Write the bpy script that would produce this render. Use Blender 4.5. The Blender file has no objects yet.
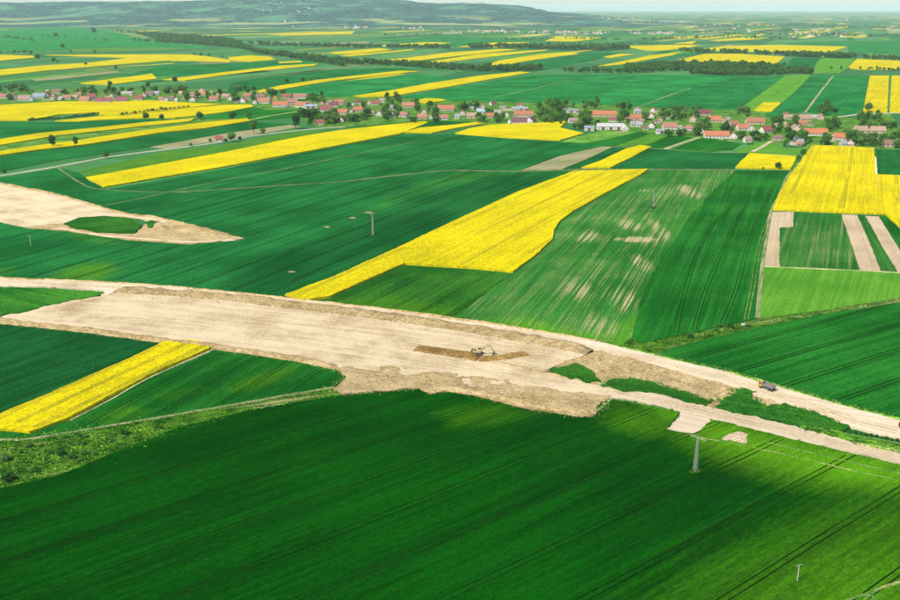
import bpy, bmesh, math, random
from mathutils import Vector, noise, Matrix
from mathutils.geometry import delaunay_2d_cdt
R = math.radians
rnd = random.Random(7)
scn = bpy.context.scene
COL = scn.collection

# ------------------------------------------------------------------ camera
CAM_H, FPX, HOR = 140.0, 900.0, 8.0          # height in metres, focal length in photo pixels, horizon row
PITCH = math.atan((300.0 - HOR) / FPX)
cam_d = bpy.data.cameras.new('camera')
cam_d.sensor_width = 36.0
cam_d.lens = 36.0 * FPX / 900.0
cam_d.clip_start, cam_d.clip_end = 1.0, 120000.0
cam = bpy.data.objects.new('camera', cam_d)
cam.location = (0, 0, CAM_H)
cam.rotation_euler = (R(90) - PITCH, 0, 0)
COL.objects.link(cam)
scn.camera = cam

# ------------------------------------------------------------------ sky, sun, exposure
SUN_ELEV, SUN_AZ = 50.0, 228.0               # compass-like: 0 = +Y, clockwise; the sun stands left behind the viewer
world = bpy.data.worlds.new('World')
scn.world = world
world.use_nodes = True
wn = world.node_tree
wn.nodes.clear()
sky = wn.nodes.new('ShaderNodeTexSky')
sky.sky_type = 'NISHITA'
sky.sun_disc = False
sky.sun_elevation = R(SUN_ELEV)
sky.sun_rotation = R(SUN_AZ)
sky.altitude = 200
sky.air_density, sky.dust_density, sky.ozone_density = 1.0, 1.0, 1.0
bg = wn.nodes.new('ShaderNodeBackground')
bg.inputs[1].default_value = 0.15
wo = wn.nodes.new('ShaderNodeOutputWorld')
wn.links.new(sky.outputs[0], bg.inputs[0])
wn.links.new(bg.outputs[0], wo.inputs[0])
sun_d = bpy.data.lights.new('sun', 'SUN')
sun_d.energy, sun_d.angle, sun_d.color = 4.8, R(0.53), (1.0, 0.94, 0.83)
sun = bpy.data.objects.new('sun', sun_d)
sx, sy = math.sin(R(SUN_AZ)), math.cos(R(SUN_AZ))
to_sun = Vector((sx * math.cos(R(SUN_ELEV)), sy * math.cos(R(SUN_ELEV)), math.sin(R(SUN_ELEV))))
sun.rotation_euler = to_sun.to_track_quat('Z', 'Y').to_euler()
sun.location = (-200, -200, 400)
COL.objects.link(sun)
vs = scn.view_settings
vs.view_transform, vs.look, vs.gamma, vs.exposure = 'Standard', 'None', 1.0, 0.35
vs.use_curve_mapping = False
scn.cycles.volume_bounces = 3
scn.cycles.max_bounces = 6
scn.cycles.use_denoising = True

# ------------------------------------------------------------------ small helpers
def G(x, y, z=0.0):
    """photo pixel (900 x 600) -> point on the horizontal plane at height z"""
    cx, cz = (x - 450.0) / FPX, (300.0 - y) / FPX
    dy = math.cos(PITCH) + cz * math.sin(PITCH)
    dz = -math.sin(PITCH) + cz * math.cos(PITCH)
    t = (z - CAM_H) / dz
    return Vector((cx * t, dy * t, z))

def mpp(x, y):
    """metres across one photo pixel at the ground point under it"""
    return (G(x + 0.5, y) - G(x - 0.5, y)).length

def tag(o, label=None, cat=None, group=None, kind=None):
    if label: o['label'] = label
    if cat: o['category'] = cat
    if group: o['group'] = group
    if kind: o['kind'] = kind
    return o

def link(o, parent=None):
    COL.objects.link(o)
    if parent is not None: o.parent = parent
    return o

def mesh_obj(name, me, mat=None, parent=None):
    o = bpy.data.objects.new(name, me)
    if mat is not None and not me.materials: me.materials.append(mat)
    return link(o, parent)

def empty(name, loc, rz=0.0, scale=1.0):
    o = bpy.data.objects.new(name, None)
    o.location = loc; o.rotation_euler = (0, 0, rz); o.scale = (scale,) * 3
    o.empty_display_size = 0.5
    return link(o)

class MB:
    """collects boxes, bars and raw faces; build() makes ONE mesh"""
    def __init__(s): s.v, s.f = [], []
    def add(s, vs_, fs):
        b = len(s.v); s.v += [tuple(p) for p in vs_]; s.f += [tuple(i + b for i in f) for f in fs]
    def box(s, c, d, rz=0.0):
        hx, hy, hz = d[0] / 2, d[1] / 2, d[2] / 2
        ca, sa = math.cos(rz), math.sin(rz)
        P = []
        for z in (-hz, hz):
            for (x, y) in ((-hx, -hy), (hx, -hy), (hx, hy), (-hx, hy)):
                P.append((c[0] + x * ca - y * sa, c[1] + x * sa + y * ca, c[2] + z))
        s.add(P, [(3, 2, 1, 0), (4, 5, 6, 7), (0, 1, 5, 4), (1, 2, 6, 5), (2, 3, 7, 6), (3, 0, 4, 7)])
    def bar(s, a, b, r, n=4, r2=None):
        a, b = Vector(a), Vector(b); d = (b - a).normalized()
        u = d.cross(Vector((0, 0, 1)) if abs(d.z) < 0.9 else Vector((1, 0, 0))).normalized(); w = d.cross(u)
        r2 = r if r2 is None else r2
        P = []
        for p, q in ((a, r), (b, r2)):
            for i in range(n):
                t = 2 * math.pi * (i + 0.5) / n
                P.append(p + u * (math.cos(t) * q) + w * (math.sin(t) * q))
        F = [(i, (i + 1) % n, n + (i + 1) % n, n + i) for i in range(n)]
        F += [tuple(range(n - 1, -1, -1)), tuple(range(n, 2 * n))]
        s.add(P, F)
    def lathe(s, c, axis, prof, n=14):
        """prof = [(offset along axis, radius)]"""
        ax = Vector(axis).normalized()
        u = ax.cross(Vector((0, 0, 1)) if abs(ax.z) < 0.9 else Vector((1, 0, 0))).normalized(); w = ax.cross(u)
        P, F = [], []
        for (o, r) in prof:
            for i in range(n):
                t = 2 * math.pi * i / n
                P.append(Vector(c) + ax * o + u * (math.cos(t) * r) + w * (math.sin(t) * r))
        for k in range(len(prof) - 1):
            for i in range(n):
                F.append((k * n + i, k * n + (i + 1) % n, (k + 1) * n + (i + 1) % n, (k + 1) * n + i))
        F += [tuple(range(n - 1, -1, -1)), tuple(range((len(prof) - 1) * n, len(prof) * n))]
        s.add(P, F)
    def prism(s, prof, y0, y1):
        """prof = [(x, z)] outline, extruded along y"""
        n = len(prof)
        P = [(x, y0, z) for x, z in prof] + [(x, y1, z) for x, z in prof]
        F = [(i, (i + 1) % n, n + (i + 1) % n, n + i) for i in range(n)]
        F += [tuple(range(n - 1, -1, -1)), tuple(range(n, 2 * n))]
        s.add(P, F)
    def mesh(s, name, smooth=False, bevel=0.0):
        me = bpy.data.meshes.new(name); me.from_pydata(s.v, [], s.f)
        bm = bmesh.new(); bm.from_mesh(me)
        bmesh.ops.recalc_face_normals(bm, faces=bm.faces)
        if bevel: bmesh.ops.bevel(bm, geom=bm.edges[:], offset=bevel, segments=1, affect='EDGES')
        bm.to_mesh(me); bm.free()
        if smooth:
            for p in me.polygons: p.use_smooth = True
        return me
    def build(s, name, mat, parent=None, smooth=False, bevel=0.0):
        return mesh_obj(name, s.mesh(name, smooth, bevel), mat, parent)

# ------------------------------------------------------------------ materials
class NT:
    def __init__(s, name):
        s.m = bpy.data.materials.new(name); s.m.use_nodes = True
        s.t = s.m.node_tree; s.n = s.t.nodes
        s.b = s.n['Principled BSDF']
        s.b.inputs['Roughness'].default_value = 0.9
        s.b.inputs['Specular IOR Level'].default_value = 0.12
    def new(s, t, **kw):
        nd = s.n.new(t)
        for k, v in kw.items(): setattr(nd, k, v)
        return nd
    def put(s, sock, val):
        if isinstance(val, bpy.types.NodeSocket): s.t.links.new(val, sock)
        else: sock.default_value = val
    def math(s, op, a, b=0.0, clamp=False):
        nd = s.new('ShaderNodeMath', operation=op, use_clamp=clamp)
        s.put(nd.inputs[0], a); s.put(nd.inputs[1], b); return nd.outputs[0]
    def vmul(s, a, vec):
        nd = s.new('ShaderNodeVectorMath', operation='MULTIPLY')
        s.put(nd.inputs[0], a); nd.inputs[1].default_value = vec; return nd.outputs[0]
    def noise(s, vec, scale=1.0, detail=2.0, rough=0.5, dist=0.0):
        nd = s.new('ShaderNodeTexNoise')
        s.put(nd.inputs['Vector'], vec); nd.inputs['Scale'].default_value = scale
        nd.inputs['Detail'].default_value = detail; nd.inputs['Roughness'].default_value = rough
        nd.inputs['Distortion'].default_value = dist
        return nd.outputs['Fac']
    def step(s, v, lo, hi, a=0.0, b=1.0):
        nd = s.new('ShaderNodeMapRange', interpolation_type='SMOOTHSTEP')
        s.put(nd.inputs['Value'], v)
        for k, q in (('From Min', lo), ('From Max', hi), ('To Min', a), ('To Max', b)): nd.inputs[k].default_value = q
        return nd.outputs[0]
    def mix(s, f, a, b, mode='MIX'):
        nd = s.new('ShaderNodeMix', data_type='RGBA', blend_type=mode)
        s.put(nd.inputs['Factor'], f)
        for sk, v in ((nd.inputs['A'], a), (nd.inputs['B'], b)):
            if isinstance(v, bpy.types.NodeSocket): s.t.links.new(v, sk)
            else: sk.default_value = (*v, 1.0) if len(v) == 3 else v
        return nd.outputs['Result']
    def pos(s): return s.new('ShaderNodeNewGeometry').outputs['Position']
    def attr(s, name): return s.new('ShaderNodeAttribute', attribute_type='OBJECT', attribute_name=name).outputs['Fac']
    def rows(s, pos):
        """world position turned so that x runs along this object's rows"""
        nd = s.new('ShaderNodeVectorRotate', rotation_type='Z_AXIS')
        s.put(nd.inputs['Vector'], pos); s.put(nd.inputs['Angle'], s.math('MULTIPLY', s.attr('row_angle'), -1.0))
        return nd.outputs[0]
    def toned(s, col):
        nd = s.new('ShaderNodeVectorMath', operation='SCALE')
        s.t.links.new(col, nd.inputs[0]); s.put(nd.inputs['Scale'], s.attr('tone')); return nd.outputs[0]
    def bump(s, h, strength=0.4, dist=0.3):
        nd = s.new('ShaderNodeBump'); nd.inputs['Strength'].default_value = strength
        nd.inputs['Distance'].default_value = dist; s.put(nd.inputs['Height'], h)
        s.t.links.new(nd.outputs[0], s.b.inputs['Normal'])
    def base(s, c): s.put(s.b.inputs['Base Color'], c if isinstance(c, bpy.types.NodeSocket) else (*c, 1.0))

def crop_mat(name, dark, light, dry=None, dry_at=0.66, width=5.0, patch=70.0, fine=1.3, bump=0.5, wts=(0.45, 0.35, 0.2), row=0.0, pale=None, spots=(), lo=0.40, soft=0.07, grain=0.55):
    """pale = colour of thin young growth where the mesh attribute 'thin' is high; spots = (x, y, radius) of poor ground"""
    k = NT(name); p = k.pos(); q = k.rows(p)
    a = k.noise(k.vmul(q, (1 / 160.0, 1 / width, 0.0)), 1.0, 3.0, 0.6)
    b = k.noise(k.vmul(p, (1 / patch, 1 / patch, 0.0)), 1.0, 3.0, 0.55)
    c = k.noise(k.vmul(q, (1 / (fine * 2.5), 1 / fine, 0.3)), 1.0, 3.0, 0.7)
    a2 = k.noise(k.vmul(q, (1 / 70.0, 1 / 1.7, 0.0)), 1.0, 2.0, 0.6)
    a = k.math('ADD', k.math('MULTIPLY', a, 0.55), k.math('MULTIPLY', a2, 0.45))
    f = k.math('ADD', k.math('MULTIPLY', a, wts[0]), k.math('ADD', k.math('MULTIPLY', b, wts[1]), k.math('MULTIPLY', c, wts[2])))
    fac = k.step(f, lo, lo + 0.20)
    col = k.mix(fac, dark, light)
    if row:      # drill rows as narrow darker lines
        w = k.noise(k.vmul(q, (1 / 400.0, 1 / row, 0.0)), 1.0, 1.0, 0.5)
        col = k.mix(k.step(w, 0.60, 0.74, 0.0, 0.55), col, dark)
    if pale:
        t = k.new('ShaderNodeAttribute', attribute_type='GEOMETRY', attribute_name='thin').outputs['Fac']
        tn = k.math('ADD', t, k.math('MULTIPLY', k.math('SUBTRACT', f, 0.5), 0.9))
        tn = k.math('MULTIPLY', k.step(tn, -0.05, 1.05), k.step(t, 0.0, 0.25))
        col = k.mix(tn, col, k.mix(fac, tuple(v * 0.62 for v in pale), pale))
    if dry:
        d = k.noise(k.vmul(q, (1 / 170.0, 1 / 2.0, 0.0)), 1.0, 3.0, 0.6)
        d2 = k.noise(k.vmul(p, (1 / 55.0, 1 / 55.0, 0.0)), 1.0, 2.0)
        dd = k.math('ADD', k.math('MULTIPLY', d, 0.6), k.math('MULTIPLY', d2, 0.4))
        for (sx_, sy_, rx_, ry_, amt) in spots:
            vs_ = k.new('ShaderNodeVectorMath', operation='SUBTRACT'); k.put(vs_.inputs[0], p); vs_.inputs[1].default_value = (sx_, sy_, 0)
            ln = k.new('ShaderNodeVectorMath', operation='LENGTH'); k.put(ln.inputs[0], k.vmul(vs_.outputs[0], (1 / rx_, 1 / ry_, 0)))
            dd = k.math('ADD', dd, k.math('MULTIPLY', k.step(ln.outputs['Value'], 0.1, 1.0, amt, 0.0), k.math('MULTIPLY', k.step(d, 0.36, 0.62), 1.25)))
        col = k.mix(k.step(dd, dry_at - soft, dry_at + soft, 0.0, 0.92), col, dry)
    e = k.noise(k.vmul(p, (1 / 0.55, 1 / 0.55, 0.5)), 1.0, 2.0, 0.7)
    sc_ = k.new('ShaderNodeVectorMath', operation='SCALE'); k.t.links.new(col, sc_.inputs[0]); k.put(sc_.inputs['Scale'], k.step(e, 0.30, 0.70, 1.0 - grain, 1.0 + grain))
    k.base(k.toned(sc_.outputs[0])); k.bump(k.math('ADD', c, k.math('MULTIPLY', e, 0.5)), bump, 0.35)
    k.b.inputs['Roughness'].default_value = 1.0; k.b.inputs['Specular IOR Level'].default_value = 0.0
    return k.m

M = {}
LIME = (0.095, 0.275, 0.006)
M['wheat'] = crop_mat('wheat_green', (0.004, 0.074, 0.006), (0.019, 0.162, 0.016), pale=LIME, lo=.41, grain=.4)
M['wheat_cool'] = crop_mat('wheat_cool', (0.004, 0.074, 0.013), (0.015, 0.158, 0.032), pale=LIME, lo=.41, grain=.4)
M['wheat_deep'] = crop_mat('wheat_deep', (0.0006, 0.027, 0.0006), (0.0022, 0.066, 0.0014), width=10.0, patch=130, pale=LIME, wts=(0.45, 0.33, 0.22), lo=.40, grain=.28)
M['wheat_bright'] = crop_mat('wheat_bright', (0.008, 0.105, 0.010), (0.055, 0.23, 0.018), width=6.0, patch=60, pale=LIME)
def _pt(x, y): q = ((x - 450.0) / 900.0, (300.0 - y) / 900.0); P_ = math.atan(292.0 / 900.0); t = -140.0 / (-math.sin(P_) + q[1] * math.cos(P_)); return (q[0] * t, (math.cos(P_) + q[1] * math.sin(P_)) * t)
M['wheat_worn'] = crop_mat('wheat_worn', (0.010, 0.095, 0.011), (0.040, 0.175, 0.024), dry=(0.36, 0.31, 0.15), dry_at=0.64, width=3.5, pale=LIME, soft=.15,
    spots=[(*_pt(637, 240), 18, 9, .6), (*_pt(630, 226), 12, 22, .28), (*_pt(640, 262), 9, 26, .24), (*_pt(622, 300), 14, 34, .2), (*_pt(590, 238), 18, 26, .16), (*_pt(580, 290), 14, 30, .14), (*_pt(600, 325), 12, 30, .13), (*_pt(646, 191), 9, 7, .3), (*_pt(686, 190), 10, 40, .15), (*_pt(660, 230), 8, 60, .14)])
M['rape'] = crop_mat('rapeseed_bloom', (0.34, 0.29, 0.004), (0.66, 0.53, 0.003), dry=(0.23, 0.26, 0.008), dry_at=0.665, soft=.10, width=3.2, patch=60, fine=0.9, bump=1.0, wts=(0.36, 0.2, 0.44), row=2.6, grain=.28)
M['meadow'] = crop_mat('meadow', (0.035, 0.14, 0.014), (0.15, 0.29, 0.045), width=8, patch=18, fine=2.2, wts=(0.2, 0.45, 0.35))
M['verge'] = crop_mat('rough_grass', (0.008, 0.060, 0.004), (0.09, 0.21, 0.016), dry=(0.33, 0.31, 0.13), dry_at=0.60, width=4, patch=7, fine=1.3, wts=(0.12, 0.38, 0.5), bump=1.0, grain=.7)
M['pasture'] = crop_mat('pale_green_crop', (0.060, 0.21, 0.014), (0.125, 0.33, 0.030), width=3.0, patch=40, grain=.3)
M['stubble'] = crop_mat('pale_stubble', (0.20, 0.20, 0.09), (0.32, 0.29, 0.15), width=5, patch=40)
M['soil'] = crop_mat('tilled_soil', (0.36, 0.27, 0.16), (0.50, 0.39, 0.25), width=2.2, patch=30, bump=0.9)
M['sand'] = crop_mat('graded_sand', (0.325, 0.24, 0.125), (0.55, 0.44, 0.28), width=4.0, patch=24, fine=0.7, bump=0.9, wts=(0.3, 0.48, 0.22), row=1.6, lo=0.35, grain=.12)
M['spoil'] = crop_mat('spoil_earth', (0.24, 0.17, 0.07), (0.43, 0.325, 0.17), width=3.0, patch=12, fine=0.8, bump=1.0, wts=(0.2, 0.3, 0.5), grain=.3)
M['clay'] = crop_mat('fresh_clay', (0.15, 0.09, 0.025), (0.28, 0.185, 0.065), width=2.0, patch=8, fine=0.8, bump=1.0, wts=(0.2, 0.35, 0.45), grain=.35)
M['dust'] = crop_mat('dusty_haul_road', (0.42, 0.325, 0.20), (0.60, 0.49, 0.335), width=1.5, patch=26, fine=0.7, bump=0.7, row=1.1, lo=0.37, grain=.12)
M['track'] = crop_mat('farm_track', (0.10, 0.18, 0.05), (0.38, 0.36, 0.18), width=1.2, patch=18, fine=1.2)
M['asphalt_pale'] = crop_mat('pale_lane', (0.38, 0.36, 0.26), (0.52, 0.49, 0.37), width=2, patch=40)
M['rut'] = crop_mat('wheel_rut', (0.0015, 0.011, 0.001), (0.006, 0.026, 0.002), width=1.0, patch=30)  # soil and sparse green, with the shade inside the ruts painted in
M['rut_pale'] = crop_mat('wheel_rut_pale', (0.03, 0.12, 0.015), (0.20, 0.22, 0.07), width=1.0, patch=12, wts=(0.3, 0.5, 0.2))
M['rut_olive'] = crop_mat('wheel_rut_olive', (0.20, 0.19, 0.01), (0.34, 0.29, 0.012), width=1.0, patch=18)

def plain(name, col, rough=0.7, var=0.25, scale=1.5, metal=0.0, spec=0.3):
    k = NT(name)
    tc = k.new('ShaderNodeTexCoord').outputs['Object']
    n = k.noise(tc, scale, 4.0, 0.6)
    k.base(k.mix(n, tuple(c * (1 - var) for c in col), tuple(min(1, c * (1 + var)) for c in col)))
    k.b.inputs['Roughness'].default_value = rough; k.b.inputs['Metallic'].default_value = metal
    k.b.inputs['Specular IOR Level'].default_value = spec
    return k.m

def roof_mat(name, col):
    k = NT(name)
    tc = k.new('ShaderNodeTexCoord').outputs['Object']
    n = k.noise(tc, 0.8, 4.0, 0.7)
    r = k.new('ShaderNodeObjectInfo').outputs['Random']
    c = k.mix(n, tuple(v * 0.62 for v in col), tuple(min(1, v * 1.3) for v in col))
    c = k.mix(k.math('MULTIPLY', r, 0.75), c, tuple(0.42 * v + 0.06 for v in col))
    w = k.new('ShaderNodeTexWave', wave_type='BANDS', bands_direction='Z'); k.put(w.inputs['Vector'], tc)
    w.inputs['Scale'].default_value = 2.6
    k.base(c); k.bump(w.outputs['Fac'], 0.5, 0.05)
    return k.m

ROOF = {'orange': roof_mat('roof_orange', (0.46, 0.155, 0.068)), 'salmon': roof_mat('roof_salmon', (0.42, 0.17, 0.105)),
        'red': roof_mat('roof_red', (0.28, 0.07, 0.055)), 'crimson': roof_mat('roof_crimson', (0.29, 0.06, 0.07)),
        'maroon': roof_mat('roof_maroon', (0.17, 0.045, 0.055)), 'brown': roof_mat('roof_brown', (0.25, 0.13, 0.09)),
        'tan': roof_mat('roof_tan', (0.42, 0.27, 0.17)), 'grey': roof_mat('roof_grey', (0.30, 0.30, 0.31)),
        'dark': roof_mat('roof_dark', (0.07, 0.075, 0.08)), 'blue': roof_mat('roof_blue_grey', (0.30, 0.36, 0.42)),
        'white': roof_mat('roof_white', (0.62, 0.60, 0.58)), 'pink': roof_mat('roof_pink', (0.38, 0.23, 0.19))}
WALL = {'white': plain('wall_white', (0.58, 0.55, 0.49), 0.9, 0.15, 0.5), 'cream': plain('wall_cream', (0.50, 0.41, 0.29), 0.9, 0.15, 0.5),
        'grey': plain('wall_grey', (0.45, 0.44, 0.42), 0.9, 0.15, 0.5), 'pink': plain('wall_pink', (0.58, 0.42, 0.36), 0.9, 0.15, 0.5)}
M['glass'] = plain('window_glass', (0.035, 0.045, 0.055), 0.15, 0.2, 1.0, spec=0.6)
M['frame'] = plain('window_frame', (0.62, 0.58, 0.52), 0.6)
M['door'] = plain('door_wood', (0.14, 0.07, 0.035), 0.6)
M['brick'] = plain('chimney_brick', (0.33, 0.13, 0.085), 0.9)
M['bark'] = plain('bark', (0.085, 0.062, 0.045), 0.95)
M['galv'] = plain('galvanised_steel', (0.29, 0.32, 0.23), 0.8, 0.25)
M['concrete'] = plain('concrete', (0.42, 0.40, 0.37), 0.9)
M['porcelain'] = plain('insulator', (0.20, 0.12, 0.08), 0.3)
M['yellow_paint'] = plain('machine_yellow', (0.42, 0.25, 0.045), 0.6, 0.35, 1.2, spec=0.3)
M['olive_paint'] = plain('machine_dusty_yellow', (0.40, 0.33, 0.13), 0.6, 0.3, 1.2)
M['dark_steel'] = plain('dark_steel', (0.045, 0.045, 0.042), 0.6, 0.35, 2.0)
M['grey_paint'] = plain('machine_grey', (0.14, 0.15, 0.15), 0.5, 0.25, 1.5)
M['rubber'] = plain('rubber', (0.022, 0.022, 0.021), 0.85, 0.3, 3.0)

def leaf_mat(name, a, b):
    k = NT(name)
    r = k.new('ShaderNodeObjectInfo').outputs['Random']
    n = k.noise(k.pos(), 0.35, 2.0)
    f = k.math('ADD', k.math('MULTIPLY', r, 0.55), k.math('MULTIPLY', n, 0.45))
    col = k.mix(f, a, b)
    d = k.new('ShaderNodeBsdfDiffuse'); t = k.new('ShaderNodeBsdfTranslucent'); mx = k.new('ShaderNodeMixShader')
    mx.inputs[0].default_value = 0.4
    k.put(d.inputs[0], col); k.put(t.inputs[0], col)
    k.t.links.new(d.outputs[0], mx.inputs[1]); k.t.links.new(t.outputs[0], mx.inputs[2])
    k.t.links.new(mx.outputs[0], k.n['Material Output'].inputs['Surface'])
    return k.m
M['leaf'] = leaf_mat('leaves_broad', (0.032, 0.125, 0.018), (0.13, 0.28, 0.045))
M['leaf_dark'] = leaf_mat('leaves_dark', (0.018, 0.085, 0.018), (0.055, 0.165, 0.034))
M['leaf_pale'] = leaf_mat('leaves_pale', (0.075, 0.17, 0.035), (0.19, 0.32, 0.080))

# ------------------------------------------------------------------ ground sheets
def row_angle(a, b):
    d = G(*b) - G(*a); return math.atan2(d.y, d.x)

def catmull(P, n=6):
    P = [Vector(p) for p in P]; out = []
    for i in range(len(P) - 1):
        p0, p1, p2, p3 = P[max(i - 1, 0)], P[i], P[i + 1], P[min(i + 2, len(P) - 1)]
        for j in range(n):
            t = j / n
            out.append(0.5 * ((2 * p1) + (p2 - p0) * t + (2 * p0 - 5 * p1 + 4 * p2 - p3) * t * t + (3 * p1 - p0 - 3 * p2 + p3) * t ** 3))
    out.append(P[-1]); return out

def outline(px, jit=0.4, step=4.0, seed=0.0):
    P = [G(*p).to_2d() for p in px]; out = []
    n = len(P)
    for i in range(n):
        a, b = P[i], P[(i + 1) % n]
        L = (b - a).length; D = max(100.0, ((a + b) / 2).length)
        st = max(min(step, 1.8), D * 0.0045); k = max(1, min(220, int(L / st)))
        nrm = Vector((-(b - a).y, (b - a).x)) / max(L, 1e-6)
        for j in range(k):
            q = a.lerp(b, j / k)
            w = noise.noise((q.x * 0.11 + seed, q.y * 0.11, seed)) + 0.7 * noise.noise((q.x * 0.37, q.y * 0.37 + seed, 3.0)) + 0.5 * noise.noise((q.x * 1.1, q.y * 1.1 + seed, 6.0))
            out.append(q + nrm * (w * jit * (0.3 if j == 0 else 1.0)))
    return out

def inside(q, poly):
    c = False; j = len(poly) - 1
    for i in range(len(poly)):
        a, b = poly[i], poly[j]
        if (a.y > q.y) != (b.y > q.y) and q.x < (b.x - a.x) * (q.y - a.y) / (b.y - a.y) + a.x: c = not c
        j = i
    return c

def seg_dist(q, a, b):
    d = b - a; t = max(0.0, min(1.0, (q - a).dot(d) / max(d.length_squared, 1e-9))); return (q - a - d * t).length

def sheet(name, px, z, mat, label, jit=0.4, cell=0.0, hf=None, row=None, tone=1.0, kind='structure', parent=None, step=4.0, low=0.0, thin=None):
    """polygon from photo pixels laid on the ground as a low slab with its own edge"""
    P = outline(px, jit, step, seed=len(bpy.data.objects) * 0.37)
    pts = list(P); n = len(P)
    if cell:
        x0, x1 = min(p.x for p in P), max(p.x for p in P); y0, y1 = min(p.y for p in P), max(p.y for p in P)
        gx = x0
        while gx < x1:
            gy = y0
            while gy < y1:
                q = Vector((gx + rnd.uniform(-.3, .3) * cell, gy + rnd.uniform(-.3, .3) * cell))
                if inside(q, P): pts.append(q)
                gy += cell
            gx += cell
    v, e, f, *_ = delaunay_2d_cdt(pts, [(i, (i + 1) % n) for i in range(n)], [], 1, 1e-4)
    V = [(q.x, q.y, (hf(q.x, q.y) if hf else z)) for q in v]
    F = [tuple(t) for t in f]
    b = len(V)
    for q in P:
        h = hf(q.x, q.y) if hf else z
        V += [(q.x, q.y, h), (q.x, q.y, low - 0.05)]
    for i in range(n):
        j = (i + 1) % n
        F.append((b + 2 * i, b + 2 * i + 1, b + 2 * j + 1, b + 2 * j))
    me = bpy.data.meshes.new(name); me.from_pydata(V, [], F)
    bm = bmesh.new(); bm.from_mesh(me)
    for fc in bm.faces:
        fc.normal_update()
        if fc.normal.z < -1e-4: fc.normal_flip()
    bm.to_mesh(me); bm.free()
    if thin:  # soft-edged zone weights for mixing in the pale colour
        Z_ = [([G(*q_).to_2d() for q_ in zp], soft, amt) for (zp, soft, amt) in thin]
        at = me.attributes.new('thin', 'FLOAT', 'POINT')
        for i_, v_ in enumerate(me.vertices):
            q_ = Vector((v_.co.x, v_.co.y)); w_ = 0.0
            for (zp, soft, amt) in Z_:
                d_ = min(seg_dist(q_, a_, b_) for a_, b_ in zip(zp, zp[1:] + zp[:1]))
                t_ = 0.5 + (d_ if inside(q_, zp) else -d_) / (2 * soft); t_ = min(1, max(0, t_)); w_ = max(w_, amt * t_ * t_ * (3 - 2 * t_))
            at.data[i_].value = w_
    o = mesh_obj(name, me, M[mat] if isinstance(mat, str) else mat, parent)
    tag(o, label, None, None, kind if parent is None else None)
    o['row_angle'] = row_angle(*row) if row else 0.0
    o['tone'] = tone
    o_poly[o.name] = P
    return o
o_poly = {}

def ribbon(name, px, width, z, mat, label, jit=0.25, kind='structure', parent=None, tone=1.0, ground=False, crown=0.0):
    P = [p.to_2d() for p in catmull(px if ground else [G(*p) for p in px], 8)]
    V, F = [], []
    n = len(P)
    for i, p in enumerate(P):
        d = (P[min(i + 1, n - 1)] - P[max(i - 1, 0)]).normalized(); nr = Vector((-d.y, d.x))
        w = (width[0] + (width[1] - width[0]) * i / (n - 1)) if isinstance(width, tuple) else width
        w1 = w / 2 + jit * noise.noise((p.x * .2, p.y * .2, 1.0)); w2 = w / 2 + jit * noise.noise((p.x * .2, p.y * .2, 9.0))
        for (q, h) in ((p - nr * (w1 + 0.25), -0.05), (p - nr * w1, z), (p, z + crown), (p + nr * w2, z), (p + nr * (w2 + 0.25), -0.05)):
            V.append((q.x, q.y, h))
        if i:
            a, b = 5 * (i - 1), 5 * i
            F += [(a + k, b + k, b + k + 1, a + k + 1) for k in range(4)]
    me = bpy.data.meshes.new(name); me.from_pydata(V, [], F)
    bm = bmesh.new(); bm.from_mesh(me)
    for fc in bm.faces:
        fc.normal_update()
        if fc.normal.z < 0: fc.normal_flip()
    bm.to_mesh(me); bm.free()
    o = mesh_obj(name, me, M[mat], parent)
    if parent is None: tag(o, label, None, None, kind)
    d = P[-1] - P[0]; o['row_angle'] = math.atan2(d.y, d.x); o['tone'] = tone
    return o

def bank(name, px, width, height, mat, label, z0=0.0, kind='structure', tone=1.0, rough=0.35, seed=0.0):
    """uneven earth bank: ridge section swept along a line"""
    C = catmull([G(*p) for p in px], 10)
    P = []
    for i in range(len(C) - 1):
        L = (C[i + 1] - C[i]).length; k = max(1, int(L / 1.6))
        P += [C[i].lerp(C[i + 1], j / k).to_2d() for j in range(k)]
    P.append(C[-1].to_2d())
    prof = ((-0.5, 0.0), (-0.38, 0.35), (-0.2, 0.85), (-0.05, 1.0), (0.12, 0.92), (0.3, 0.5), (0.42, 0.18), (0.5, 0.0))
    V, F = [], []; n = len(P); m = len(prof)
    for i, p in enumerate(P):
        d = (P[min(i + 1, n - 1)] - P[max(i - 1, 0)]).normalized(); nr = Vector((-d.y, d.x))
        end = min(1.0, i / 4.0 + 0.15, (n - 1 - i) / 4.0 + 0.15)
        for (u, h) in prof:
            w = width * (1 + 0.25 * noise.noise((p.x * .12 + seed, p.y * .12, u)))
            q = p + nr * (u * w)
            hh = height * h * end * (1 + rough * 1.6 * noise.noise((p.x * .16 + seed, p.y * .16, u * 2))) + (rough * 0.7 * noise.noise((q.x * .6, q.y * .6, seed)) if 0.05 < h else 0)
            V.append((q.x, q.y, (z0 + hh) if h > 0 else z0 - 0.1))
        if i:
            a, b = m * (i - 1), m * i
            F += [(a + k, b + k, b + k + 1, a + k + 1) for k in range(m - 1)]
    me = bpy.data.meshes.new(name); me.from_pydata(V, [], F)
    bm = bmesh.new(); bm.from_mesh(me)
    for fc in bm.faces:
        fc.normal_update()
        if fc.normal.z < 0: fc.normal_flip()
    bm.to_mesh(me); bm.free()
    o = mesh_obj(name, me, M[mat]); tag(o, label, None, None, kind)
    dd = P[-1] - P[0]; o['row_angle'] = math.atan2(dd.y, dd.x); o['tone'] = tone
    return o

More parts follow.
